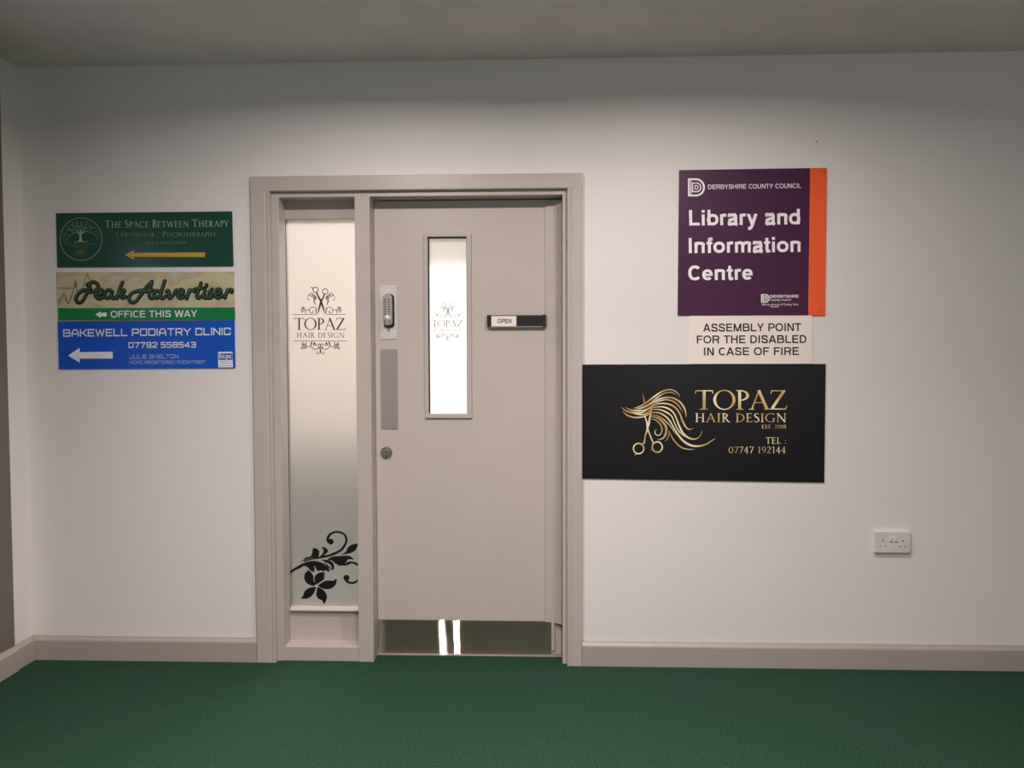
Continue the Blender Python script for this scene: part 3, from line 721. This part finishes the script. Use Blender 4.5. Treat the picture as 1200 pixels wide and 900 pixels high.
link_bm('glazing_gasket', bm, M['black_plastic'], d1)
# the same logo, smaller, on the pane of the door: crop (490,340) at 11.25; scaled from the side window drawing
def small_logo():
    k = 11.25
    # drawing runs x 105..626 -> crop 165..600 ; y 134..780 -> crop 160..670
    fx = lambda x: 165+(x-105)*(600-165)/(626-105)
    fy = lambda y: 160+(y-134)*(672-160)/(780-134)
    kx = 521/(435/k); ky = 646/(512/k)
    ox = 490+165/k-105/kx; oy = 340+160/k-134/ky
    topaz_etch(vg, BK+.0196, M['ink_pale'], M['ink_pale'], ox, oy, ky, kx, False)
small_logo()

# finger guard on the hinge side: folded strip from leaf to jamb
gx0, gx1, gx2 = U(638.5, 460, BK).x, U(648.5, 460, BK).x, U(657.8, 460, BK).x
kz1 = Z(726.5, BK, 540)
extrude_profile('finger_guard', [(gx0, BK-.0035), (gx0+.001, BK-.005), (gx1, BK-.011), (gx2-.006, BK-.028), (gx2, BK-.034), (gx2+.0015, BK-.033), (gx2+.0015, BK-.001), (gx0, BK-.001)],
                'z', kz1-.004, FZ1-.008, M['trim'], d1)
extrude_profile('hinge_cover', [(gx0+.026, BK-.001), (gx0+.027, BK-.010), (gx0+.031, BK-.014), (gx0+.038, BK-.013), (gx0+.046, BK-.001)],
                'z', .03, kz1-.004, M['trim'], d1)
# kick plate
kp = panel('kick_plate', [(440.8, 726), (646.5, 728.3), (646, 767.2), (441.5, 766)], BK-.0005, BK-.002, M['kick'], d1)
kp['label'] = 'brushed steel kick plate'
for px, py in ((450, 730), (547, 728.6), (604, 729.4), (520, 764), (446, 763), (600, 764.5)):
    p = U(px, py, BK-.002); disc('screw', (p.x, BK-.0018, p.z), .0025, .0008, M['screw'], kp, 10)
# push plate
pp = panel('push_plate', [(445.8, 409.3), (465.6, 409.3), (466.3, 502.8), (446.6, 502.8)], BK-.0005, BK-.003, M['push'], d1)
pp['label'] = 'brushed steel push plate'
for py in (413, 500.5):
    for px in (449, 463.5):
        p = U(px, py, BK-.003); disc('screw', (p.x, BK-.0028, p.z), .0018, .0006, M['screw'], pp, 8)
# keypad lock
lp = panel('lock_plate', [(444.5, 334.3), (464.6, 334.3), (465.6, 397.5), (446, 397.8)], BK-.0005, BK-.003, M['silver_paint'], d1)
lp['label'] = 'pale silver backing plate behind the keypad'
for px, py in ((447.3, 336.7), (462.5, 336.7), (448.3, 395.2), (463.5, 395.2)):
    p = U(px, py, BK-.003); disc('screw', (p.x, BK-.0028, p.z), .0018, .0006, M['screw'], lp, 8)
c = U(455.0, 364, BK-.02)
def rounded_slab(name, cx, cz, w_, h_, y0, y1, r, m, parent, bev=.003):
    bm = bmesh.new(); ring_ = []
    for qx, qz, a0 in ((1, 1, 0), (-1, 1, 90), (-1, -1, 180), (1, -1, 270)):
        for i in range(7):
            t = radians(a0+15*i); ring_.append((cx+qx*(w_/2-r)+r*cos(t), cz+qz*(h_/2-r)+r*sin(t)))
    f0 = [bm.verts.new((x, y0, z)) for x, z in ring_]; f1 = [bm.verts.new((x, y1+bev, z)) for x, z in ring_]
    f2 = [bm.verts.new((cx+(x-cx)*(1-2*bev/w_), y1, cz+(z-cz)*(1-2*bev/h_))) for x, z in ring_]
    n = len(ring_)
    for A_, B_ in ((f0, f1), (f1, f2)):
        for i in range(n): bm.faces.new((A_[i], A_[(i+1) % n], B_[(i+1) % n], B_[i]))
    bm.faces.new(f2); bm.faces.new(f0[::-1])
    bmesh.ops.recalc_face_normals(bm, faces=bm.faces)
    return link_bm(name, bm, m, parent)
rounded_slab('keypad_shadow_base', c.x, c.z, .047, .143, BK-.003, BK-.012, .016, M['black_plastic'], d1)  # black slab offset past the body, imitating its shadow at right and below
kb = rounded_slab('keypad_body', c.x-.003, c.z+.002, .039, .132, BK-.012, BK-.024, .014, M['silver'], d1, .005)
kb['label'] = 'silver keypad lock body with two columns of push buttons'
bt = None
for r_ in range(7):
    for s in (-1, 1):
        q = Vector((c.x-.004+s*.008, BK-.0238, c.z+.048-r_*.0105))
        if bt is None:
            bt = disc('button', q, .0036, .003, M['button'], kb, 12, .0006); bt0 = q
        else:
            o = bt.copy(); o.location = bt.location+(q-bt0); COL.objects.link(o); o.parent = kb
bm = bmesh.new(); bmesh.ops.create_uvsphere(bm, u_segments=20, v_segments=12, radius=.0155)
bmesh.ops.scale(bm, verts=bm.verts, vec=(1, .85, 1)); bmesh.ops.translate(bm, verts=bm.verts, vec=(c.x-.003, BK-.029, c.z-.034))
link_bm('turn_knob', bm, mat('polished_knob', (.85, .83, .81, 1), .22, .5, noise=30), kb, smooth=True)
rounded_slab('knob_wing', c.x-.003, c.z-.046, .012, .032, BK-.024, BK-.040, .005, M['silver'], kb, .003)
# round cylinder lock
p = U(452.6, 530.6, BK-.004)
esc = disc('cylinder_lock', (p.x, BK-.0003, p.z), .0265, .006, M['brass_grey'], d1, 32, .003)
disc('lock_barrel', (p.x, BK-.006, p.z+.002), .014, .003, M['alu'], esc, 24, .001)
box('keyhole', p.x-.0016, p.x+.0016, BK-.0097, BK-.0088, p.z-.006, p.z+.010, M['dark_hole'], esc)
box('keyhole', p.x-.002, p.x+.002, BK-.0067, BK-.0058, p.z-.020, p.z-.013, M['dark_hole'], esc)

# ---------------------------------------------------------------- OPEN slider sign on the door
c0 = U(571, 376, BK-.012); c1 = U(640, 376, BK-.012); zt, zbm = Z(369.3, BK-.012, 605), Z(383.4, BK-.012, 605)
so = empty('sliding_sign', ((c0.x+c1.x)/2, BK, zbm), 'small black and white sliding sign reading OPEN on the taupe door', 'sign')
oy = BK-.0068   # stands on the guard strip where it reaches over it
extrude_profile('sign_channel', [(oy, zbm), (oy-.0105, zbm), (oy-.0105, zbm+.0035), (oy-.0075, zbm+.0045), (oy-.003, zbm+.0045), (oy-.003, zt-.003), (oy-.0075, zt-.003), (oy-.0085, zt), (oy, zt)],
                'x', c0.x+.003, c1.x-.003, M['alu'], so)
for a, b in ((c0.x, c0.x+.0165), (c1.x-.0165, c1.x)):
    box('end_cap', a, b, oy-.0115, oy+.0005, zbm+.001, zt+.001, M['black_plastic'], so, .001)
xw0, xw1 = U(576.0, 376, oy-.006).x, U(605.2, 376, oy-.006).x
wp = box('white_panel', xw0-.001, xw1, oy-.0062, oy-.003, zbm+.0046, zt-.0032, M['sign_white'], so)
box('slider', xw1, c1.x-.016, oy-.0075, oy-.003, zbm+.0046, zt-.0032, M['black_plastic'], so, .0004)
sans('OPEN', 583, 378.6, 599.3, 378.6, 5.0, .18).build('lettering', M['ink_black'], wp, oy-.0066, 'black lettering reading OPEN')

# ================================================================ SIGNS
SY0, SY = -.0005, -.0055
TXT = SY-.0004
def sign(name, corners, label, face):
    bl, br = U(*corners[3], SY), U(*corners[2], SY)
    o = empty(name, ((bl.x+br.x)/2, 0, min(bl.z, br.z)), label, 'sign')
    b = panel('board', corners, SY0, SY, face, o)
    return o, b
def screws(b, pts, m='screw', r=.0028, y=SY):
    for px, py in pts:
        q = U(px, py, y); disc('screw', (q.x, y+.0003, q.z), r, .0012, M[m], b, 12, .0005)

# -- dark green therapy sign
o, b = sign('therapy_sign', [(65.6, 249.8), (271.8, 247.6), (273.4, 311.8), (67.2, 313.2)],
            'dark green therapy direction sign with tree emblem, topmost of the left stack', M['dark_green'])
def P1(x, y): return (50+x/4.2875, 235+y/4.2875)        # crop (50,235) at 4.2875
def line1(fn, t, x0, y0, x1, y1, cap, m, label=None, **k):
    a = P1(x0, y0); e = P1(x1, y1); return fn(t, a[0], a[1], e[0], e[1], cap/4.2875, **k).build('lettering', M[m], b, TXT-.0003, label)
line1(serif, 'THE SPACE BETWEEN THERAPY', 312, 137, 936, 131, 38, 'ink_sage', 'sage green lettering reading The Space Between Therapy', small=.80)
line1(serif, 'COUNSELLOR / PSYCHOTHERAPIST', 370, 182, 872, 180, 25, 'ink_sage_dim', 'dim sage lettering reading Counsellor / Psychotherapist', small=.82)
line1(serif, 'MBACP (REGISTERED)', 514, 219, 722, 217, 13, 'ink_sage_dim', track=.12)
a = Art(); a.poly([(412, 273), (462, 248), (456, 263), (816, 260), (816, 284), (456, 283), (462, 298)])
a.xf(P1).build('arrow', M['ink_gold_flat'], b, TXT, 'ochre arrow pointing left')
random.seed(11)
a = Art(); a.ring(193, 194, 105, 107, 2.8, 48); a.xf(P1).build('emblem_ring', M['ink_sage'], b, TXT)
a = Art()
def branch(x, y, ang, ln, w, d):
    mx_, my_ = x+cos(ang)*ln*.55+random.uniform(-2, 2), y-sin(ang)*ln*.55
    ex, ey = x+cos(ang+.12)*ln, y-sin(ang+.12)*ln
    if math.hypot(ex-193, ey-194) > 98: return
    a.rib(catmull([(x, y, w), (mx_, my_, w*.8), (ex, ey, w*.6)], 3))
    if d:
        for s in (-1, 1): branch(ex, ey, ang+s*random.uniform(.25, .6), ln*random.uniform(.68, .85), w*.66, d-1)
a.rib(catmull([(190, 206, 30), (190, 196, 14), (189, 170, 10), (191, 160, 12)], 5))
for g_ in (12, 40, 66, 92, 116, 142, 168): branch(190, 166, radians(g_), 31, 5.5, 5)
a.xf(P1).build('tree_print', M['ink_sage_dim'], b, TXT-.0001)
a = Art(); a.rib(catmull([(190, 206, 30), (190, 196, 14), (189, 170, 10), (193, 150, 5)], 5)); a.rib([(158, 207, 3), (224, 207, 3)])
for sx_ in (-1, 1): a.rib(catmull([(190, 172, 6), (190+sx_*14, 160, 4), (190+sx_*20, 145, 2)], 5))
a.xf(P1).build('trunk_print', M['ink_sage'], b, TXT-.0003)
a = Art()
for y, x0, x1 in ((217, 110, 278), (228, 140, 235), (238, 150, 225)): a.rib([(x0, y, 3.2), (x1, y, 3.2)])
for k in range(9):
    t = radians(205+k*16); x1, y1 = 190+cos(t)*46, 246-sin(t)*34*1.3
    a.rib(catmull([(190, 248, 3.6), ((190+x1)/2+random.uniform(-4, 4), (248+y1)/2, 2.6), (x1, y1, 1.6)], 4))
a.xf(P1).build('root_print', mat('dull_gold_print', rgb(96, 108, 62), .4, noise=30), b, TXT-.0001)

# -- landscape and bright green sign
o, b = sign('newspaper_sign', [(66.6, 318.8), (274.3, 318.4), (275.4, 374.2), (68.3, 376.0)],
            'beige landscape and bright green office sign, middle of the left stack', M['landscape'])
a = Art(); a.poly([(78, 541), (966, 537), (968, 598), (79, 602)]); a.xf(P1).build('green_band', M['bright_green'], b, TXT, 'bright green band')
line1(sans, 'OFFICE THIS WAY', 341, 588, 776, 585, 34, 'ink_white', 'white lettering reading OFFICE THIS WAY', weight=.16)
a = Art(); a.poly([(264, 573), (292, 557), (290, 565), (321, 563), (321, 583), (290, 582), (292, 590)])
a.xf(P1).xf(lambda x, y: (x, y)).build('arrow', M['ink_white'], b, TXT-.0003, 'white arrow pointing left')
a = Art(); a.curve([(82, 520), (105, 480), (125, 520), (150, 470), (165, 400), (172, 440)], 5, 2)
a.line([(80, 510), (108, 462), (130, 520), (165, 420), (172, 455), (200, 440), (224, 366), (240, 405)], 5); a.line([(80, 440), (150, 440)], 5)
a.xf(P1).build('peak_line_print', M['ink_peak'], b, TXT)
# script lettering: strokes on a grid in crop pixels
SCR = [
 # P
 [(238, 412), (228, 440), (214, 475), (198, 500), (178, 508), (166, 492), (176, 466), (205, 446), (240, 440)],
 [(222, 418), (250, 405), (272, 414), (276, 434), (256, 452), (232, 456)],
 # e
 [(266, 470), (292, 466), (300, 450), (286, 442), (270, 454), (266, 476), (284, 490), (304, 480)],
 # a
 [(344, 450), (326, 446), (312, 462), (314, 482), (328, 486), (344, 466), (350, 450), (344, 478), (354, 488), (366, 480)],
 # k
 [(400, 408), (386, 440), (372, 488)], [(376, 474), (396, 450), (410, 450), (400, 466), (388, 470), (400, 486), (416, 480)],
 # A
 [(548, 404), (520, 432), (494, 470), (466, 504), (444, 508), (432, 488), (448, 462), (486, 450), (520, 450)],
 [(548, 404), (540, 440), (534, 478), (548, 490), (562, 478)], [(486, 456), (520, 454), (552, 448)],
 # d
 [(588, 456), (570, 452), (558, 468), (562, 486), (578, 484), (592, 464)], [(612, 402), (600, 440), (590, 480), (602, 490), (616, 478)],
 # v
 [(620, 456), (630, 450), (634, 470), (636, 490), (654, 474), (668, 450), (680, 452)],
 # e
 [(676, 474), (700, 468), (706, 454), (692, 446), (680, 460), (678, 478), (692, 490), (712, 480)],
 # r
 [(722, 492), (730, 466), (736, 450)], [(730, 466), (746, 450), (762, 456)],
 # t
 [(794, 414), (784, 446), (772, 478), (782, 490), (796, 480)], [(764, 444), (804, 440)],
 # i
 [(816, 450), (806, 480), (816, 490), (828, 478)], [(822, 424), (820, 432)],
 # s
 [(850, 446), (836, 462), (850, 470), (848, 486), (832, 490), (826, 482)],
 # e
 [(864, 474), (888, 468), (894, 454), (880, 446), (868, 460), (866, 478), (880, 490), (904, 478)],
 # r
 [(914, 490), (922, 466), (928, 450)], [(922, 466), (936, 450), (950, 452), (948, 462)],
]
a = Art(); a2 = Art()
for s in SCR:
    s = [(x, y-4*(x-500)/500) for x, y in s]
    a.curve([(x+1.5, y+3) for x, y in s], 20, 6); a2.curve(s, 5.5, 6)
    for q in (s[0], s[-1]): a.disc(q[0]+1.5, q[1]+3, 10, 10); a2.disc(q[0], q[1], 2.8, 8)
a.xf(P1).build('lettering', M['ink_script_dark'], b, TXT-.0001, 'black edge of the script lettering reading Peak Advertiser')
a2.xf(P1).build('lettering', M['ink_script'], b, TXT-.0003, 'green script lettering reading Peak Advertiser')

# -- blue podiatry sign
o, b = sign('podiatry_sign', [(67.6, 377.0), (274.6, 375.2), (275.6, 431.2), (69.0, 432.6)],
            'bright blue podiatry clinic sign with white arrow, lowest of the left stack', M['blue'])
line1(square, 'BAKEWELL PODIATRY CLINIC', 103, 685, 946, 676, 38, 'logo_white', 'white squared lettering reading BAKEWELL PODIATRY CLINIC', w=.17)
line1(square, '07792 558543', 430, 741, 771, 739, 29, 'logo_white', 'white squared digits reading 07792 558543', w=.18)
line1(square, 'JULIE SHELTON', 437, 796, 684, 793, 21, 'ink_logo_light', 'pale squared lettering of the name line', w=.17)
line1(square, 'HCPC REGISTERED PODIATRIST', 437, 822, 818, 820, 17, 'ink_logo_light', 'pale squared lettering reading HCPC REGISTERED PODIATRIST', w=.17)
a = Art(); a.poly([(127, 779), (186, 740), (186, 762), (352, 759), (352, 794), (186, 794), (186, 814)])
a.xf(P1).build('arrow', M['logo_white'], b, TXT, 'white arrow pointing left')
a = Art(); a.poly([(881, 760), (954, 759), (956, 838), (882, 839)]); a.xf(P1).build('logo_card', M['logo_white'], b, TXT)
a = Art(); a.poly([(884, 769), (953, 768), (954, 800), (885, 801)]); a.xf(P1).build('logo_band', M['ink_blue_logo'], b, TXT-.0002)
a = P1(888, 794); e = P1(950, 793)
sans('hcpc', a[0], a[1], e[0], e[1], 24/4.2875, .2).build('lettering', M['logo_white'], b, TXT-.0004, 'white lettering reading hcpc')
a = Art()
for y in (809, 818, 830): a.rib([(888, y, 2.2), (948, y-.6, 2.2)])
a.xf(P1).build('small_print', M['ink_logo_light'], b, TXT-.0003)

# -- purple and orange library sign (crop 780,190 at 4.735)
o, b = sign('library_sign', [(796.0, 199.3), (969.2, 196.6), (967.0, 369.8), (794.2, 369.6)],
            'purple library and information sign with orange right band', M['purple'])
def P2(x, y): return (780+x/4.735, 190+y/4.735)
def line2(t, x0, y0, x1, y1, cap, label=None, weight=.17, m='ink_white'):
    a = P2(x0, y0); e = P2(x1, y1); return sans(t, a[0], a[1], e[0], e[1], cap/4.735, weight).build('lettering', M[m], b, TXT, label)
a = Art(); a.poly([(802, 33), (895.5, 32), (885.5, 850), (791, 850)]); a.xf(P2).build('orange_band', M['orange'], b, TXT+.0001, 'orange vertical band')
line2('Library and', 131, 352, 748, 345, 86, 'white lettering reading Library and', .20)
line2('Information', 129, 505, 750, 498, 84, 'white lettering reading Information', .20)
line2('Centre', 126, 656, 484, 652, 82, 'white lettering reading Centre', .20)
line2('DERBYSHIRE COUNTY COUNCIL', 236, 150, 754, 143, 25, 'white lettering reading DERBYSHIRE COUNTY COUNCIL', .15)
def dlogo(x, y, w_, h_, t):
    a = Art()
    def D(x0, y0, x1, y1, th):
        r = (y1-y0)/2
        p = [(x0, y0), (x1-r, y0)]+[(x1-r+r*sin(pi*i/12), y0+r-r*cos(pi*i/12)) for i in range(1, 12)]+[(x1-r, y1), (x0, y1), (x0, y0)]
        a.line(p, th)
    D(x+t/2, y+t/2, x+w_-t/2, y+h_-t/2, t)
    D(x+w_*.27, y+h_*.26, x+w_*.76, y+h_*.74, t*.62)
    D(x+w_*.42, y+h_*.40, x+w_*.60, y+h_*.60, t*.5)
    a.line([(x+w_*.18, y+t), (x+w_*.18, y+h_-t)], t*.5)
    return a
dlogo(124, 90, 94, 100, 10).xf(P2).build('letter_d_emblem', M['ink_white'], b, TXT, 'white double D emblem')
dlogo(530, 733, 48, 46, 5.5).xf(P2).build('letter_d_emblem', M['ink_white'], b, TXT, 'small white double D emblem')
line2('DERBYSHIRE', 582, 752, 738, 751, 15, 'small white lettering reading DERBYSHIRE', .19)
line2('County Council', 583, 770, 696, 769, 12, None, .15)
line2("We're proud of Derbyshire", 534, 796, 736, 795, 12, None, .12)
a = Art(); a.rib([(582, 803, 3), (628, 802.5, 3)]); a.xf(P2).build('underline', M['ink_white'], b, TXT)
screws(b, [P2(95, 60), P2(880, 50), P2(862, 825)], 'dark_hole')

# -- white assembly point sign (crop 790,365 at 6.667)
o, b = sign('assembly_point_sign', [(808.0, 370.4), (952.0, 369.6), (952.4, 426.3), (808.4, 426.6)],
            'white fire assembly point sign between the purple sign and the black sign', M['sign_white'])
def P3(x, y): return (790+x/6.667, 365+y/6.667)
for t, x0, y0, x1, y1 in (('ASSEMBLY POINT', 226, 158, 992, 153), ('FOR THE DISABLED', 177, 250, 1034, 246), ('IN CASE OF FIRE', 233, 344, 975, 340)):
    p, e = P3(x0, y0), P3(x1, y1)
    sans(t, p[0], p[1], e[0], e[1], 62/6.667, .18).build('lettering', M['ink_black'], b, TXT, 'black lettering reading '+t)
screws(b, [P3(145, 222), P3(1062, 218)], 'alu', .002)

# -- black and gold salon sign (crop 670,420 at 3.871)
o, b = sign('salon_sign', [(681.8, 427.2), (967.8, 426.6), (966.0, 565.6), (681.4, 560.8)],
            'large black salon sign with gold hair and scissors emblem', M['sign_black'])
def P4(x, y): return (670+x/3.871, 420+y/3.871)
for t, x0, y0, x1, y1, cap, tk in (('TOPAZ', 558, 232, 978, 232, 88, .02), ('HAIR DESIGN', 560, 289, 972, 289, 40, .10), ('EST. 2008', 862, 318, 972, 318, 17, .1),
                                   ('TEL :', 878, 387, 972, 387, 29, .08), ('07747 192144', 712, 430, 970, 430, 30, .08)):
    p, e = P4(x0, y0), P4(x1, y1)
    serif(t, p[0], p[1], e[0], e[1], cap/3.871, tk).build('lettering', M['gold'], b, TXT, 'gold serif lettering reading '+t)
def P5(x, y): return (720+x/9.2308, 450+y/9.2308)        # crop (720,450) at 9.23
a = Art()
ST = [
 [(205, 262, 2), (270, 244, 10), (350, 196, 16), (430, 138, 20), (510, 84, 18), (590, 60, 14), (650, 74, 10), (690, 106, 6), (708, 140, 2)],
 [(215, 272, 2), (300, 252, 10), (390, 205, 14), (460, 150, 14), (530, 106, 12), (590, 90, 10), (640, 98, 6), (672, 122, 2)],
 [(240, 280, 3), (340, 246, 12), (430, 194, 16), (500, 158, 18), (580, 144, 18), (660, 162, 20), (720, 206, 22), (760, 270, 20), (774, 330, 12), (772, 366, 2)],
 [(420, 214, 4), (500, 180, 14), (570, 170, 16), (640, 190, 16), (690, 230, 14), (722, 275, 8), (740, 310, 2)],
 [(118, 250, 2), (180, 282, 14), (260, 290, 18), (340, 276, 16), (420, 232, 14), (500, 210, 14), (590, 218, 20), (660, 256, 22), (706, 320, 20), (738, 400, 22), (770, 462, 20), (812, 492, 14), (858, 474, 2)],
 [(72, 250, 2), (130, 292, 16), (210, 312, 20), (300, 308, 18), (390, 262, 14), (480, 246, 14), (560, 256, 20), (630, 300, 22), (670, 370, 20), (700, 450, 22), (740, 530, 24), (800, 580, 22), (870, 596, 18), (925, 565, 10), (948, 505, 2)],
 [(150, 300, 2), (240, 326, 14), (330, 328, 16), (400, 282, 10), (480, 276, 14), (560, 304, 18), (620, 350, 14), (650, 420, 12), (690, 500, 14), (740, 555, 6), (770, 575, 2)],
 [(88, 292, 2), (140, 338, 18), (220, 362, 18), (320, 352, 14), (400, 312, 12), (480, 312, 18), (550, 348, 20), (600, 400, 18), (640, 470, 18), (690, 550, 24), (750, 620, 26), (830, 664, 26), (910, 672, 24), (990, 652, 18), (1050, 615, 8), (1092, 588, 2)],
 [(400, 334, 4), (470, 346, 12), (540, 390, 14), (600, 450, 12), (650, 520, 8), (680, 555, 2)],
 [(590, 500, 3), (620, 570, 12), (670, 640, 16), (730, 688, 16), (800, 706, 10), (868, 706, 2)],
 [(400, 352, 6), (470, 370, 18), (530, 420, 26), (562, 480, 28), (552, 548, 24), (520, 590, 14), (462, 604, 2)],
 [(400, 376, 4), (450, 392, 12), (496, 436, 16), (516, 492, 16), (500, 542, 13), (470, 556, 11), (444, 540, 10), (438, 510, 8), (460, 492, 2)],
 [(590, 505, 2), (588, 550, 10), (574, 590, 8), (548, 618, 2)],
]
for s in ST: a.rib(catmull([(x, y, w*.82) for x, y, w in s], 7))
a.xf(P5).build('hair_print', M['gold'], b, TXT, 'gold flowing strands of hair')
a = Art()
a.rib([(306, 96, 1), (318, 160, 8), (322, 200, 9)]); a.rib([(332, 352, 12), (352, 420, 16), (358, 480, 18), (380, 540, 12), (408, 610, 16), (420, 640, 14)])
a.rib([(412, 200, 4), (404, 250, 12), (388, 340, 20), (372, 430, 22), (350, 510, 16), (332, 570, 12), (322, 640, 22), (300, 650, 8)])
a.ring(262, 698, 56, 56, 14, 32); a.ring(464, 682, 54, 56, 14, 32)
a.rib([(240, 745, 12), (222, 770, 6)]); a.rib([(412, 700, 10), (394, 718, 4)]); a.disc(360, 500, 10)
a.xf(P5).build('scissors_print', M['gold'], b, TXT-.0003, 'gold scissors')

# ================================================================ DOUBLE SOCKET (crop 1010,610 at 17.14)
def P6(x, y): return (1010+x/17.143, 610+y/17.143)
q0, q1 = P6(245, 215), P6(965, 650)
a0, a1 = U(*q0, -.01), U(*q1, -.01)
sk = empty('double_socket', ((a0.x+a1.x)/2, 0, a1.z), 'white double electrical wall socket low on the wall at right', 'socket')
cx, cz = (a0.x+a1.x)/2, (a0.z+a1.z)/2; sw, sh = a1.x-a0.x, a0.z-a1.z
sw_, sh_ = sw/2, sh/2
box('back_box', cx-sw_+.002, cx+sw_-.002, -.007, -.0002, cz-sh_+.002, cz+sh_-.002, M['white_plastic'], sk, .001)
fp = box('face_plate', cx-sw_, cx+sw_, -.015, -.006, cz-sh_, cz+sh_, M['white_plastic'], sk, .0035)
for hx, hy, hw, hh in ((428, 405, 5, 9), (365, 510, 7, 4.5), (476, 512, 7, 4.5), (825, 410, 5, 9), (765, 521, 7, 4.5), (870, 521, 7, 4.5)):
    p = U(*P6(hx, hy), -.0152); k = .75
    box('pin_hole', p.x-hw*k/2000, p.x+hw*k/2000, -.0154, -.0148, p.z-hh*k/2000, p.z+hh*k/2000, M['dark_hole'], sk)
for hx, hy in ((325, 442), (918, 455)):
    p = U(*P6(hx, hy), -.0152); disc('screw', (p.x, -.0148, p.z), .0018, .0006, M['screw'], sk, 10)
for hx in (585, 678):
    p = U(*P6(hx, 380), -.016)
    sb = box('rocker_switch', p.x-.0055, p.x+.0055, -.0185, -.0145, p.z-.010, p.z+.010, M['white_plastic'], sk, .001)
    box('switch_mark', p.x-.003, p.x+.003, -.0188, -.0184, p.z-.0085, p.z-.006, M['ink_red_tint'], sb)

# small nail left in the wall
p = U(957, 166, 0)
bm = bmesh.new(); bm_disc(bm, (p.x, 0, p.z), .0022, .004, 10)
info(link_bm('nail', bm, M['dark_hole'], None, (p.x, 0, p.z)), 'tiny dark nail head in the wall above the purple and orange sign', 'nail')

# ================================================================ HALL LIGHTS (above the frame) and added window fill
names = ['left of the two ceiling lights nearest the door wall, above the photograph', 'right of the two ceiling lights nearest the door wall, above the photograph',
         'left ceiling light of the second row, above the photographer', 'right ceiling light of the second row, above the photographer']
for i, (x, ly) in enumerate(((-.64, -1.16), (.56, -1.16), (-.85, -2.5), (.30, -2.5))):
    lo = empty('ceiling_light', (x, ly, CEIL), names[i], 'light', group='ceiling lights of the hall')
    bm = bmesh.new(); t = bmesh.ops.create_cone(bm, cap_ends=True, segments=32, radius1=.11, radius2=.12, depth=.02)
    bmesh.ops.translate(bm, verts=bm.verts, vec=(x, ly, CEIL-.01)); link_bm('lamp_plate', bm, M['lamp_body'], lo)
    for s in (-1, 1):
        ld = bpy.data.lights.new('tube_light', 'AREA'); ld.shape = 'RECTANGLE'; ld.size = .006; ld.size_y = .13
        ld.energy = HALL_LAMP_W*(1.12 if i == 0 else 1) if i < 2 else HALL_LAMP_W2; ld.color = HALL_LAMP_COL; ld.spread = radians(HALL_SPREAD if i < 2 else 138)
        l = bpy.data.objects.new('tube_light', ld); COL.objects.link(l); l.parent = lo; l.location = (s*.0145, 0, -.03)
ld = bpy.data.lights.new('window_fill_light', 'AREA'); ld.shape = 'RECTANGLE'; ld.size = wx1-wx0-.1; ld.size_y = wz1-wz0-.1  # soft fill for the hall, sent from the added window
ld.energy = FILL_W; ld.color = FILL_COL
l = bpy.data.objects.new('window_fill_light', ld); COL.objects.link(l); l.parent = w2
l.location = (0, .03, (wz1-wz0)/2); l.rotation_euler = (radians(90), 0, 0)

# ================================================================ THE SALON BEHIND THE FROSTED GLASS
SX0, SX1, SYB = -2.9, 1.2, 3.0
info(box('floor', SX0, SX1, .10, SYB+.1, -.06, -.002, M['salon_floor']), 'dark vinyl floor behind the frosted side window', 'floor', kind='structure')
info(box('ceiling', SX0, SX1, WT, SYB+.1, CEIL, CEIL+.08, M['ceiling']), 'ceiling of the room behind the frosted glass', 'ceiling', kind='structure')
info(box('wall_salon_left', SX0-.1, SX0, WT, SYB+.1, -.02, CEIL, M['salon_wall']), 'pale side wall of the room behind the frosted glass', 'wall', kind='structure')
info(box('wall_salon_right', SX1, SX1+.1, WT, SYB+.1, -.02, CEIL, M['salon_wall']), 'pale right wall of the room behind the frosted glass', 'wall', kind='structure')
info(box('wall_salon_back', SX0, SX1, SYB, SYB+.1, -.02, CEIL, M['salon_wall']), 'pale far wall of the room behind the frosted glass', 'wall', kind='structure')
w3 = empty('window_3', (-.6, SYB, .7), 'bright daylit window seen blurred through the frosted pane of the door', 'window', 'structure')
box('pane', -1.12, -.12, SYB-.02, SYB-.012, .62, 2.02, M['daylit_pane'], w3)
bm = bmesh.new()
for a in ((-1.17, -1.12, .57, 2.07), (-.12, -.07, .57, 2.07), (-1.17, -.07, .57, .62), (-1.17, -.07, 2.02, 2.07)):
    bm_box(bm, a[0], a[1], SYB-.05, SYB-.0005, a[2], a[3], .002)
link_bm('window_frame', bm, M['white_plastic'], w3)
cb = empty('salon_cabinet', (-1.75, SYB-.25, 0), 'low dark cabinet blurred behind the lower part of the frosted side window', 'cabinet')
box('cabinet_body', -2.3, -1.25, SYB-.45, SYB-.01, .06, .56, M['salon_cabinet'], cb, .003)
box('cabinet_plinth', -2.27, -1.28, SYB-.41, SYB-.03, -.002, .06, M['black_plastic'], cb)
for k in range(2):
    x = -2.28+k*.52
    box('cabinet_door', x, x+.50, SYB-.47, SYB-.45, .08, .54, M['salon_cabinet'], cb, .002)
sl = empty('ceiling_light', (-.95, .85, CEIL), 'ceiling light of the room behind the frosted side window', 'light')
box('lamp_plate', -1.25, -.65, .55, 1.15, CEIL-.03, CEIL-.0005, M['lamp_body'], sl, .004)
ld = bpy.data.lights.new('salon_light', 'AREA'); ld.shape = 'SQUARE'; ld.size = .55; ld.energy = SALON_LAMP_W; ld.color = (1, .95, .9)
l = bpy.data.objects.new('salon_light', ld); COL.objects.link(l); l.parent = sl; l.location = (0, 0, -.035)
